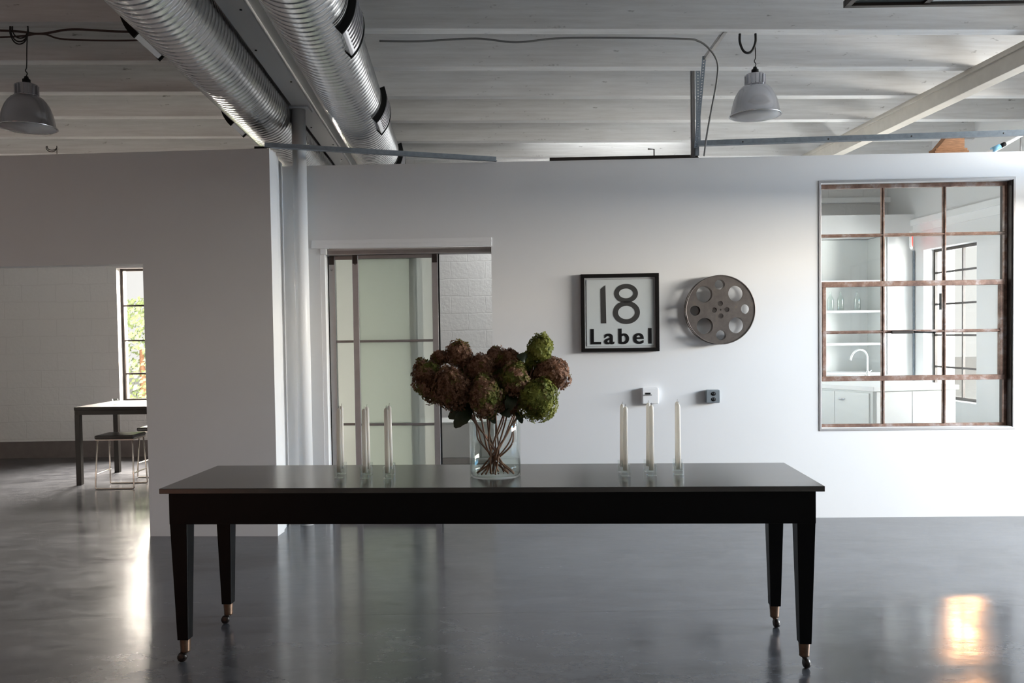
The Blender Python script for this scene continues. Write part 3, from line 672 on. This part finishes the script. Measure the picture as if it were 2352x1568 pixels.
for kk in range(4):
    a = pi / 4 + kk * pi / 2; mb.lathe([(0, -.003), (.004, -.002), (.004, .001)], 8, (.075 * RR * cos(a), 0, .075 * RR * sin(a)), M=None)
# small plates: thermostat and outlet
r = thing('thermostat', 'square white wall control box above the right candles', 'thermostat', wl(2.668, 0, .945), WA)
MB().box(-.062, .062, -.05, 0, -.060, .060).build('cover', M['white'], r, .006)
MB().box(-.040, .000, -.0515, -.050, .012, .026).build('display', M['matte_black'], r)
MB().box(-.050, .010, -.056, -.050, .004, .012).build('lever', M['alu_dull'], r, .001)
r = thing('outlet_box', 'grey metal outlet box with two black sockets on the back wall', 'outlet', wl(3.138, 0, .935), WA)
MB().box(-.054, .054, -.045, 0, -.050, .050).build('box', M['grey_box'], r, .012, seg=3)
MB().box(-.050, .050, -.050, -.045, -.046, .046).build('cover_plate', M['grey_box'], r, .010, seg=2)
for z in (.021, -.021):
    s_ = MB().lathe([(0, -.0015), (.018, -.001), (.018, .004)], 24, M=Matrix.Translation((.002, -.0505, z)) @ ry @ Matrix.Scale(.85, 4, (0, 1, 0))).build('socket', M['matte_black'], r)
    MB().box(-.006, -.003, -.0535, -.0515, z - .001, z + .009).box(.006, .009, -.0535, -.0515, z - .001, z + .009).build('slot', M['grey_box'], s_)

# ------------------------------------------------------------------ long table
TA = -.0547; TC = Vector((-.107, 3.796, 0)); W_, D_, H_ = 2.831, .62, .785
r = thing('work_table', 'long black table on casters with a dark steel top in the foreground', 'table', TC, TA)
MB().box(-W_ / 2, W_ / 2, -D_ / 2, D_ / 2, H_ - .023, H_).build('tabletop', M['tabletop'], r, .002)
ox, oy = W_ / 2 - .028, D_ / 2 - .030
mb = MB(); mb.box(-ox, ox, -oy, -oy + .022, .622, H_ - .023).box(-ox, ox, oy - .022, oy, .622, H_ - .023).box(-ox, -ox + .022, -oy + .022, oy - .022, .622, H_ - .023).box(ox - .022, ox, -oy + .022, oy - .022, .622, H_ - .023)
mb.build('apron', M['black'], r, .0015)
for sx, sy in ((-1, -1), (1, -1), (-1, 1), (1, 1)):
    cx, cy = sx * (ox - .039), sy * (oy - .039)
    a, b = .038, .0245; vs = []
    for z, h in ((.105, b), (.622, a), (H_ - .023, a)):
        for p, q in ((-h, -h), (h, -h), (h, h), (-h, h)): vs.append((cx + p, cy + q, z))
    fs = [(3, 2, 1, 0), (8, 9, 10, 11)] + [(l * 4 + i, l * 4 + (i + 1) % 4, l * 4 + 4 + (i + 1) % 4, l * 4 + 4 + i) for l in (0, 1) for i in range(4)]
    lg = MB().add(vs, fs).build('leg', M['black'], r, .002)
    MB().lathe([(.0225, .106), (.0235, .102), (.0205, .055), (.0215, .050), (.019, .046), (.0, .046)], 28, (cx, cy, 0)).build('ferrule', M['brass'], lg)
    ca = pi if sx < 0 else -pi / 2 + .25    # direction the caster trails
    dx_, dy_ = cos(ca) * .016, sin(ca) * .016
    MB().tube([(cx, cy, .048), (cx + dx_ * .3, cy + dy_ * .3, .040), (cx + dx_, cy + dy_, .034)], [.012, .011, .008], 12).build('caster_fork', M['brass'] if sx > 0 and sy > 0 else M['wheel'], lg)
    Mw = Matrix.Translation((cx + dx_, cy + dy_, .0215)) @ Matrix.Rotation(ca, 4, 'Z') @ Matrix.Rotation(pi / 2, 4, 'X')
    MB().lathe([(0, -.011), (.012, -.012), (.020, -.009), (.0215, 0), (.020, .009), (.012, .012), (0, .011)], 28, M=Mw).build('caster_wheel', M['wheel'], lg)

# ------------------------------------------------------------------ candles in glass cubes
def holder(loc, rz, label):
    r = thing('candle_holder', label, 'candle holder', loc, rz, 'clear glass candle holders on the table')
    h = .020; mb = MB()
    # square block with a round well for the candle
    n = 32; rad = .0107; top = []; hole = []
    for i in range(n):
        a = 2 * pi * (i + .5) / n; x, y = cos(a), sin(a); m = max(abs(x), abs(y)); top.append((x / m * h, y / m * h)); hole.append((rad * x, rad * y))
    vs = [(x, y, .055) for x, y in top] + [(x, y, .055) for x, y in hole] + [(x, y, .026) for x, y in hole] + [(x, y, 0.0005) for x, y in top]
    fs = []
    for i in range(n):
        j = (i + 1) % n; fs += [(i, j, n + j, n + i), (n + i, n + j, 2 * n + j, 2 * n + i), (3 * n + j, j, i, 3 * n + i)][0:2] + [(3 * n + i, 3 * n + j, j, i)]
    fs += [tuple(range(2 * n, 3 * n)), tuple(range(3 * n, 4 * n))[::-1]]
    mb.add(vs, fs).build('glass_block', M['block_glass'], r, .0015)
    return r
def candle(loc, hgt, tilt, label):
    r = thing('taper_candle', label, 'candle', loc, 0, 'white taper candles on the table')
    r.rotation_euler = (tilt[0], tilt[1], random.random())
    MB().lathe([(0, 0), (.0112, 0), (.0112, hgt * .3), (.0098, hgt - .012), (.0075, hgt - .004), (.003, hgt)], 28).build('wax', M['wax'], r)
    MB().tube([(0, 0, hgt - .003), (.0005, 0, hgt + .005), (.0018, 0, hgt + .011)], .0009, 6).build('wick', M['wick'], r)
    return r
front = [(-.798, 3.772), (-.677, 3.752), (-.571, 3.733), (.505, 3.713), (.623, 3.714), (.747, 3.727)]
rear_dx = [.012 - .023, .014 - .019, .014 - .016, -.014 + .014, -.014 + .0175, -.004 + .021]
side_n = ['leftmost', 'middle', 'right-hand', 'left-hand', 'middle', 'rightmost']
for i, (x, y) in enumerate(front):
    grp = 'left trio' if i < 3 else 'right trio'
    for rear in (0, 1):
        px, py = (x + rear_dx[i], y + .107) if rear else (x, y)
        row = 'rear' if rear else 'front'
        holder((px, py, H_), .08 * (i - 2) * (.3 if rear else .2), f'clear glass cube holder of the {side_n[i]} candle in the {grp}, {row} row')
        hh = .291 + [.003, .0, .004, -.002, .002, .004][i] + rear * .001
        candle((px, py, H_ + .0265), hh, ((.0, .004, -.004)[i % 3], (.01, 0, -.006, .006, .003, 0)[i]), f'white taper candle, {side_n[i]} of the {grp} of the vase, {row} row'.replace('of the vase', 'beside the vase'))

# ------------------------------------------------------------------ vase, water and hydrangeas
VC = Vector((-.083, 3.767, H_))
r = thing('glass_vase', 'clear glass cylinder vase holding hydrangeas in the middle of the table', 'vase', VC)
MB().lathe([(0, .0005), (.110, .0005), (.116, .006), (.116, .262), (.114, .265), (.112, .262), (.112, .014), (.108, .010), (0, .010)], 64).build('glass_cylinder', M['pane'], r)
MB().lathe([(0, .0105), (.107, .0105), (.1115, .015), (.1115, .076), (0, .076)], 64).build('water', M['clear_water'], r)
blooms = [(-.296, .000, .440, .065, .099, 'mixed', -.7), (-.190, -.070, .408, .078, .091, 'brown', -.35), (-.160, .020, .561, .058, .054, 'brown', -.2), (-.252, .060, .541, .040, .030, 'brown', -.5),
          (-.039, -.100, .375, .068, .091, 'mixed', -.05), (.009, .050, .538, .048, .048, 'brown', 0), (.073, .030, .531, .044, .044, 'brown', .1), (-.060, .000, .500, .054, .054, 'brown', -.1),
          (.091, -.050, .447, .063, .072, 'mixed', .2), (.213, .030, .579, .054, .062, 'green', .35), (.157, .050, .523, .044, .042, 'green', .2), (.266, .040, .464, .080, .066, 'brown', .6),
          (.198, -.060, .352, .080, .088, 'green', .5), (.056, .000, .335, .059, .052, 'brown', .1), (-.113, .080, .461, .061, .061, 'mixed', -.1), (.150, .090, .416, .061, .061, 'brown', .2), (.008, .090, .440, .061, .061, 'mixed', 0)]
where = ['far left, the outermost head', 'large one at the left front', 'upper left, standing tallest on that side', 'small one peeping behind the upper left', 'centre front, hanging lowest over the vase', 'small pinkish one at the top centre', 'small pinkish one at the top, right of centre', 'dark one in the inner left centre',
         'one right of centre facing the viewer', 'green one at the top right, tallest of all', 'small green one tucked below the tallest', 'brown one at the far right', 'large green one at the lower right', 'dark one low behind the centre front', 'half hidden behind the left front head', 'half hidden behind the right-hand heads', 'half hidden behind the centre front head']
def petal_head(c, rx, rz, tilt, seed):
    rnd = random.Random(seed); mb = MB(); T = Matrix.Translation(c) @ Matrix.Rotation(tilt * .6, 4, 'Y')
    n = max(120, int(820 * (rx * rz) / (.078 * .09))); ga = pi * (3 - sqrt(5))
    for i in range(n):
        z = 1 - 2 * (i + .5) / n; rr = sqrt(1 - z * z); a = i * ga + rnd.uniform(-.2, .2)
        d = Vector((rr * cos(a), rr * sin(a), z)); bulge = 1.07 + .07 * sin(3 * a + seed) * rr + .07 * sin(5 * d.z + 2 * a + seed * 2) + .05 * sin(9 * d.z - 4 * a + seed) + rnd.uniform(-.13, .07)
        taper = 1 - .22 * max(0, z)
        p = Vector((d.x * rx * taper, d.y * rx * taper, d.z * rz)) * bulge
        nn = (d + Vector((rnd.uniform(-.45, .45), rnd.uniform(-.45, .45), rnd.uniform(-.4, .5)))).normalized()
        u = nn.orthogonal().normalized(); v = nn.cross(u); s = rnd.uniform(.0075, .0125); ro = rnd.uniform(0, pi)
        for q in range(4):
            b = ro + q * pi / 2
            e = u * cos(b) + v * sin(b); f = u * cos(b + .62) + v * sin(b + .62); h = u * cos(b - .62) + v * sin(b - .62); cu_ = rnd.uniform(-.15, .5)
            o_ = p
            pts = [o_, o_ + h * s * .85 + nn * s * .12, o_ + e * s * 1.05 + nn * s * cu_, o_ + f * s * .85 + nn * s * .12]
            mb.add([T @ x for x in pts], [(0, 1, 2), (0, 2, 3)], True)
    core = []; m = 10
    mb2 = MB(); mb2.lathe([(rx * .90 * sin(pi * j / m) + 1e-7, -rz * .90 * cos(pi * j / m)) for j in range(m + 1)], 18, M=T)
    mb.add(mb2.v, mb2.f, True)
    return mb
def leaf_mesh(base, tip, wid, nrm, n=8, curl=.02, seed=0):
    rnd = random.Random(seed); base, tip = Vector(base), Vector(tip); ax_ = tip - base; sd = ax_.cross(Vector(nrm)).normalized(); nz = sd.cross(ax_).normalized(); vs = []; fs = []
    for i in range(n + 1):
        t = i / n; w = wid * (sin(pi * min(1, t * .92 + .04)) ** .8) * (1 if i % 2 else .86) ; c = base + ax_ * t + nz * (curl * sin(pi * t))
        vs += [c - sd * w + nz * w * .25, c, c + sd * w * (.9 + .2 * rnd.random()) + nz * w * .25]
    for i in range(n):
        b = i * 3; fs += [(b, b + 1, b + 4, b + 3), (b + 1, b + 2, b + 5, b + 4)]
    return MB().add(vs, fs, True)
for i, (x, y, z, rx, rz, kind, tilt) in enumerate(blooms):
    r = thing('hydrangea_stem', f'dried {dict(mixed="brown and green", brown="brownish pink", green="yellow green")[kind]} hydrangea in the vase, {where[i]}', 'flower', VC, 0, 'dried hydrangeas in the vase')
    petal_head(Vector((x, y, z)), rx, rz, tilt, i + 3).build('bloom', M['bloom_' + kind], r, recalc=False)
    rnd = random.Random(i * 5 + 1)
    neck = Vector((x * .16 + rnd.uniform(-.03, .03), y * .25 + rnd.uniform(-.02, .02), rnd.uniform(.10, .17))); foot = Vector((max(-.085, min(.085, -x * .36 + rnd.uniform(-.02, .02))), max(-.06, min(.06, -y * .5 + rnd.uniform(-.03, .03))), .014))
    mid = Vector((x * .55, y * .7, .255)); mid.xy = mid.xy if mid.xy.length < .098 else mid.xy.normalized() * .098
    MB().tube(spline([foot, neck, mid, Vector((x * .92, y, z - rz * .55))], 10), .0030 + .0014 * rnd.random(), 8).build('stem', M['stem'], r)
    if i in (1, 4, 12, 13, 8, 9):
        L = {1: ((-.105, -.03, .315), (-.178, -.075, .232), .036), 4: ((-.03, -.06, .30), (.005, -.09, .25), .02), 12: ((.10, -.03, .30), (.125, -.05, .245), .018), 13: ((.04, -.03, .30), (.07, -.07, .275), .025), 8: ((.09, -.03, .38), (.06, -.06, .30), .03), 9: ((.15, .01, .53), (.105, -.02, .55), .024)}[i]
        leaf_mesh(L[0], L[1], L[2], (0, -1, .2), seed=i).build('leaf', M['leaf'], r, recalc=False)
        if i == 1: leaf_mesh((-.10, -.02, .33), (-.205, -.07, .275), .040, (.1, -1, .3), seed=9).build('leaf', M['leaf'], r, recalc=False)

# ------------------------------------------------------------------ dining table, stools and tumbler in the left room
r = thing('dining_table', 'black framed dining table in the room behind the doorway', 'table', (-4.30, 8.085, 0), -.03)
MB().box(0, 2.2, 0, .80, .735, .768).build('tabletop', M['dark_frame'], r, .003)
MB().box(.03, 2.17, .01, .04, .690, .735).box(.03, 2.17, .76, .79, .690, .735).box(.0, .03, .01, .79, .690, .735).box(2.17, 2.2, .01, .79, .690, .735).build('apron', M['dark_frame'], r, .002)
for x, y in ((.0, .008), (.0, .742), (2.15, .008), (2.15, .742)): MB().box(x, x + .05, y, y + .05, 0, .69).build('leg', M['dark_frame'], r, .002)
def stool(loc, rz, label):
    r = thing('bar_stool', label, 'stool', loc, rz, 'stools around the dining table')
    MB().box(-.185, .185, -.15, .15, .478, .515).build('seat_cushion', M['black_leather'], r, .014, seg=3)
    MB().box(-.18, .18, -.145, .145, .466, .478).build('seat_pan', M['chrome'], r, .002)
    for s in (-1, 1):
        y = s * .125; yb = s * .155
        pts = [(-.165, y, .468), (-.178, yb - s * .004, .10), (-.180, yb, .03)] + bez((-.180, yb, .03), (-.181, yb, .009), (-.175, yb, .008), (-.155, yb, .008), 6)[1:] + [(0, yb, .008), (.155, yb, .008)] + bez((.155, yb, .008), (.175, yb, .008), (.181, yb, .009), (.180, yb, .03), 6)[1:] + [(.178, yb - s * .004, .10), (.165, y, .468)]
        MB().tube(pts, .0075, 10).build('sled_leg', M['chrome'], r)
    for x in (-.1755, .1755): MB().box(x - .012, x + .012, -.148, .148, .148, .154).build('foot_rest', M['chrome'], r, .001)
    return r
stool((-3.80, 7.985, 0), .03, 'nearest black topped stool in front of the dining table')
stool((-3.68, 8.62, 0), -.06, 'second stool tucked under the far side of the dining table')
stool((-3.42, 9.02, 0), .1, 'farthest stool partly hidden behind the partition edge')
r = thing('glass_tumbler', 'small clear tumbler standing on the dining table', 'glass', (-4.01, 8.33, .7685))
MB().lathe([(0, 0), (.022, 0), (.0285, .058), (.0265, .058), (.020, .006), (0, .006)], 28).build('tumbler', M['pane'], r)

# ------------------------------------------------------------------ low cabinet seen through the sliding door
r = thing('low_cabinet', 'low white cabinet seen through the sliding doorway', 'cabinet', (-1.30, 9.0, 0))
MB().box(0, 1.9, .02, .5, .075, .455).build('carcass', M['white_satin'], r)
MB().box(-.01, 1.91, -.005, .51, .455, .47).build('top', M['white_satin'], r, .002)
MB().box(.0, 1.9, .012, .5, .008, .075).build('toe_kick', M['alu_dull'], r)
for k in range(4): MB().box(k * .475 + .232 - .475 * .5 + .004, k * .475 + .232 + .475 * .5 - .004, 0, .02, .082, .448).build('cabinet_door', M['white_satin'], r, .002)

# ------------------------------------------------------------------ kitchen behind the steel window
r = thing('kitchen_peninsula', 'angled white kitchen peninsula seen low through the steel window', 'counter', (0, 0, 0))
A, E_, B_ = (3.155, 7.228), (3.943, 7.347), (2.60, 8.290); E2 = (3.86, 7.95); B2 = (3.2, 8.42)
MB().prism([A, E_, E2, B2, B_], .0, .878).build('carcass', M['white_satin'], r)
A_, Ee, Bb = (3.150, 7.205), (3.965, 7.328), (2.57, 8.285)
MB().prism([A_, Ee, (3.885, 7.98), (3.21, 8.45), Bb], .878, .918).build('worktop', M['white'], r, .003)
dl = (Vector((*B_, 0)) - Vector((*A, 0))).normalized(); nl = Vector((-dl.y, dl.x, 0)); nl = nl if nl.y < 0 else -nl
def onface(o_, d_, n_, a, b, z0, z1, t0, t1):
    o_ = Vector((*o_, 0)); c = [o_ + d_ * a + n_ * t0, o_ + d_ * b + n_ * t0, o_ + d_ * b + n_ * t1, o_ + d_ * a + n_ * t1]
    return [(p.x, p.y) for p in c], z0, z1
for a, b in ((.03, .40), (.404, .78), (.784, 1.15)):
    d1 = MB().prism(*onface(A, dl, nl, a, b, .10, .86, .0, .016)).build('cabinet_door', M['white_satin'], r, .002)
    MB().prism(*onface(A, dl, nl, b - .12, b - .05, .79, .80, .016, .034)).build('handle', M['alu'], d1, .002)
dr = (Vector((*E_, 0)) - Vector((*A, 0))).normalized(); nr = Vector((dr.y, -dr.x, 0))
for a, b in ((.03, .365), (.371, .775)): MB().prism(*onface(A, dr, nr, a, b, .06, .872, .0, .012)).build('end_panel', M['white'], r, .001)
r = thing('kitchen_counter', 'white base counter under the shelf niche in the kitchen', 'counter', (2.3, 8.85, 0))
MB().box(0, 1.97, .03, .52, .0, .868).build('carcass', M['white_satin'], r)
MB().box(0, 1.99, 0, .54, .868, .90).build('worktop', M['white'], r, .003)
for k in range(4): MB().box(k * .49 + .005, k * .49 + .485, .012, .03, .1, .86).build('cabinet_door', M['white_satin'], r, .002)
r = thing('kitchen_faucet', 'bright gooseneck faucet on the kitchen counter', 'faucet', (3.964, 9.22, .90))
MB().lathe([(.03, 0), (.03, .006), (.018, .012), (.017, .05), (.014, .055), (0, .055)], 24).build('base', M['chrome_white'], r)
MB().tube([(0, 0, .04), (0, 0, .19)] + bez((0, 0, .19), (0, 0, .325), (-.16, 0, .325), (-.185, 0, .19), 14)[1:] + [(-.188, 0, .175)], .0105, 12).build('spout', M['chrome_white'], r)
MB().tube([(.012, 0, .035), (.045, 0, .06)], .006, 8).build('lever', M['chrome_white'], r)
r = thing('shelf_niche', 'built in white shelf niche on the kitchen end wall', 'shelf', (2.4, 9.41, 0))
MB().box(0, 1.865, .46, .475, .90, 2.48).build('back_panel', M['white_satin'], r)
MB().box(1.845, 1.865, 0, .46, .90, 2.48).box(0, .02, 0, .46, .90, 2.48).build('side_panel', M['white_satin'], r, .001)
for z in (1.975, 1.634, 1.262, .925): MB().box(.02, 1.845, .01, .46, z - .025, z).build('shelf_board', M['white'], r, .002)
for i, (x, lb) in enumerate(((3.70, 'clear bottle at the left end of the kitchen shelf'), (3.815, 'clear bottle in the middle of the kitchen shelf'), (4.01, 'clear bottle at the right end of the kitchen shelf, nearest the niche side'))):
    b_ = MB().lathe([(0, 0), (.034, 0), (.036, .005), (.036, .13), (.030, .15), (.013, .18), (.012, .215), (.015, .22), (.012, .222), (.010, .216), (.010, .178), (.028, .146), (.033, .13), (.033, .008), (0, .006)], 28).build('glass_bottle', M['pane'], loc=(x, 9.60, 1.6345))
    tag(b_, lb, 'bottle', 'clear bottles on the kitchen shelf')
r = thing('exit_sign', 'red lit exit sign hung on the kitchen wall', 'sign', (4.40, 9.12, 2.30), radians(62))
MB().box(-.14, .14, -.012, .012, 0, .17).build('housing', M['white'], r, .004)
MB().box(.14, .30, -.008, .008, .07, .10).build('mount', M['white'], r)
cu = bpy.data.curves.new('word_exit', 'FONT'); cu.body = 'EXIT'; cu.size = .14; cu.offset = .003; cu.extrude = .002; cu.align_x = 'CENTER'
tmp = bpy.data.objects.new('tmp_word', cu); col.objects.link(tmp); bpy.context.view_layer.update()
me = bpy.data.meshes.new_from_object(tmp.evaluated_get(bpy.context.evaluated_depsgraph_get())); bpy.data.objects.remove(tmp)
for p in me.vertices: x, y, z = p.co; p.co = (x * .95, -.0145 - z, y * 1.15 + .028)
me.materials.clear(); me.materials.append(M['exit_red']); me.name = 'lettering'
o = bpy.data.objects.new('lettering', me); col.objects.link(o); o.parent = r

# ------------------------------------------------------------------ outside windows
def steelwin(name, label, loc, rz, w, z0, z1, xs, zs, yd, parts=True, handle=None):
    r = thing(name, label, 'window', loc, rz, kind='structure')
    MB().box(0, w, yd - .015, yd + .015, z0, z0 + .03).box(0, w, yd - .015, yd + .015, z1 - .03, z1).box(0, .03, yd - .015, yd + .015, z0 + .03, z1 - .03).box(w - .03, w, yd - .015, yd + .015, z0 + .03, z1 - .03).build('frame', M['dark_steel'], r)
    for x in xs: MB().box(x - .010, x + .010, yd - .013, yd + .013, z0 + .03, z1 - .03).build('muntin', M['dark_steel'], r)
    for z in zs: MB().box(.03, w - .03, yd - .014, yd + .014, z - .010, z + .010).build('muntin', M['dark_steel'], r)
    MB().add([(.03, yd, z0 + .03), (w - .03, yd, z0 + .03), (w - .03, yd, z1 - .03), (.03, yd, z1 - .03)], [(0, 1, 2, 3)]).build('glass', M['pane'], r, recalc=False)
    if handle: MB().box(*handle).build('handle', M['matte_black'], r)
    return r
rk = r_org + Vector((cos(RA), sin(RA), 0)) * rt_(8.27)
steelwin('window_2', 'bright kitchen window in the outer wall, seen through the steel window', rk, RA, .95, .655, 2.29, [.10, .42, .77], [.995, 1.344, 1.683, 2.03], -.13, handle=(.755, .785, -.115, -.08, 1.62, 1.80))
rk6 = r_org + Vector((cos(RA), sin(RA), 0)) * rt_(6.75)
steelwin('window_6', 'second kitchen window in the outer wall, nearer the partition', rk6, RA, .9, .655, 2.29, [.3, .6], [.995, 1.344, 1.683, 2.03], -.10)
steelwin('window_3', 'bright window in the far blockwork wall beside the dining table', (-4.755, 10, 0), 0, 1.505, .665, 2.28, [.06 + .36, .78, 1.14], [1.0, 1.405, 1.83], .12)
tag(MB().box(-4.80, -3.22, 9.97, 10.11, .64, .668).build('trim_5', M['dark_steel']), 'dark sill under the far window', 'trim', kind='structure')
rm = r_org + Vector((cos(RA), sin(RA), 0)) * rt_(-1.8)
steelwin('window_4', 'side window behind the viewer on the right', rm, RA, 2.2, .9, 2.5, [.55, 1.1, 1.65], [1.3, 1.7, 2.1], -.1)
steelwin('window_5', 'unseen window added in the rear wall for warm fill', (-7, -3.2, 0), 0, 2.2, .9, 2.3, [.55, 1.1, 1.65], [1.37, 1.83], -.1)  # out of view, added as the way in for the warm fill
# garden outside the far window
tag(MB().box(-30, 30, 10.3, 40, -.25, -.05).box(6.3, 40, -20, 10.3, -.25, -.05).build('ground', M['ground_out']), 'paved ground outside the building', 'ground', kind='structure')
def bush(loc, sz, seed, label):
    rnd = random.Random(seed); r = thing('garden_tree', label, 'tree', loc, 0, 'trees outside the far window')
    mb = MB()
    for i in range(4200):
        a, b = rnd.uniform(0, 2 * pi), math.acos(rnd.uniform(-1, 1)); rr = sz * rnd.uniform(.55, 1) ** .6
        p = Vector((rr * sin(b) * cos(a), rr * sin(b) * sin(a), sz * 1.15 + rr * cos(b))); n = Vector((rnd.uniform(-1, 1), rnd.uniform(-1, 1), rnd.uniform(-.3, 1))).normalized()
        u = n.orthogonal().normalized() * .04; w = n.cross(u); mb.add([p - u, p + w * .6, p + u, p - w * .6], [(0, 1, 2, 3)])
    mb.build('crown', M['foliage_out'], r, recalc=False)
    MB().tube([(0, 0, -.1), (.03, 0, sz * .6), (0, .02, sz * 1.3)], [.08, .06, .03], 10).build('trunk', M['stem'], r)
bush((-6.1, 13.6, -.05), 1.0, 3, 'pale green tree seen through the middle panes of the far window')
bush((-3.6, 15.6, -.05), .8, 4, 'lower green tree farther right outside the far window')

# ------------------------------------------------------------------ light
w = bpy.data.worlds.new('daylight'); scene.world = w; w.use_nodes = True
wn = w.node_tree; bg = wn.nodes['Background']; bg.inputs['Color'].default_value = (1.0, .97, .94, 1); bg.inputs['Strength'].default_value = WORLD
def area(name, loc, target, sx, sy, power, c):
    l = bpy.data.lights.new(name, 'AREA'); l.shape = 'RECTANGLE'; l.size = sx; l.size_y = sy; l.energy = power; l.color = c
    o = bpy.data.objects.new(name, l); col.objects.link(o); o.location = loc
    d = Vector(target) - Vector(loc); o.rotation_euler = d.to_track_quat('-Z', 'Y').to_euler(); return o
for a in LIGHTS: area(*a)
sun = bpy.data.lights.new('low_sun', 'SUN'); sun.energy = SUN; sun.color = (1, .45, .19); sun.angle = radians(1.2)
so = bpy.data.objects.new('low_sun', sun); col.objects.link(so); so.location = (9, 16.4, 6); so.rotation_euler = (-Vector((2.13, 3.9, 1.44))).to_track_quat('-Z', 'Y').to_euler()

scene.view_settings.view_transform = 'Standard'; scene.view_settings.look = 'None'; scene.view_settings.gamma = 1; scene.view_settings.use_curve_mapping = False
scene.view_settings.exposure = EXPO
cy = scene.cycles
cy.use_denoising = True; cy.max_bounces = 10; cy.diffuse_bounces = 5; cy.glossy_bounces = 4; cy.transmission_bounces = 8; cy.transparent_max_bounces = 12
cy.caustics_reflective = False; cy.caustics_refractive = False; cy.sample_clamp_indirect = 6.0
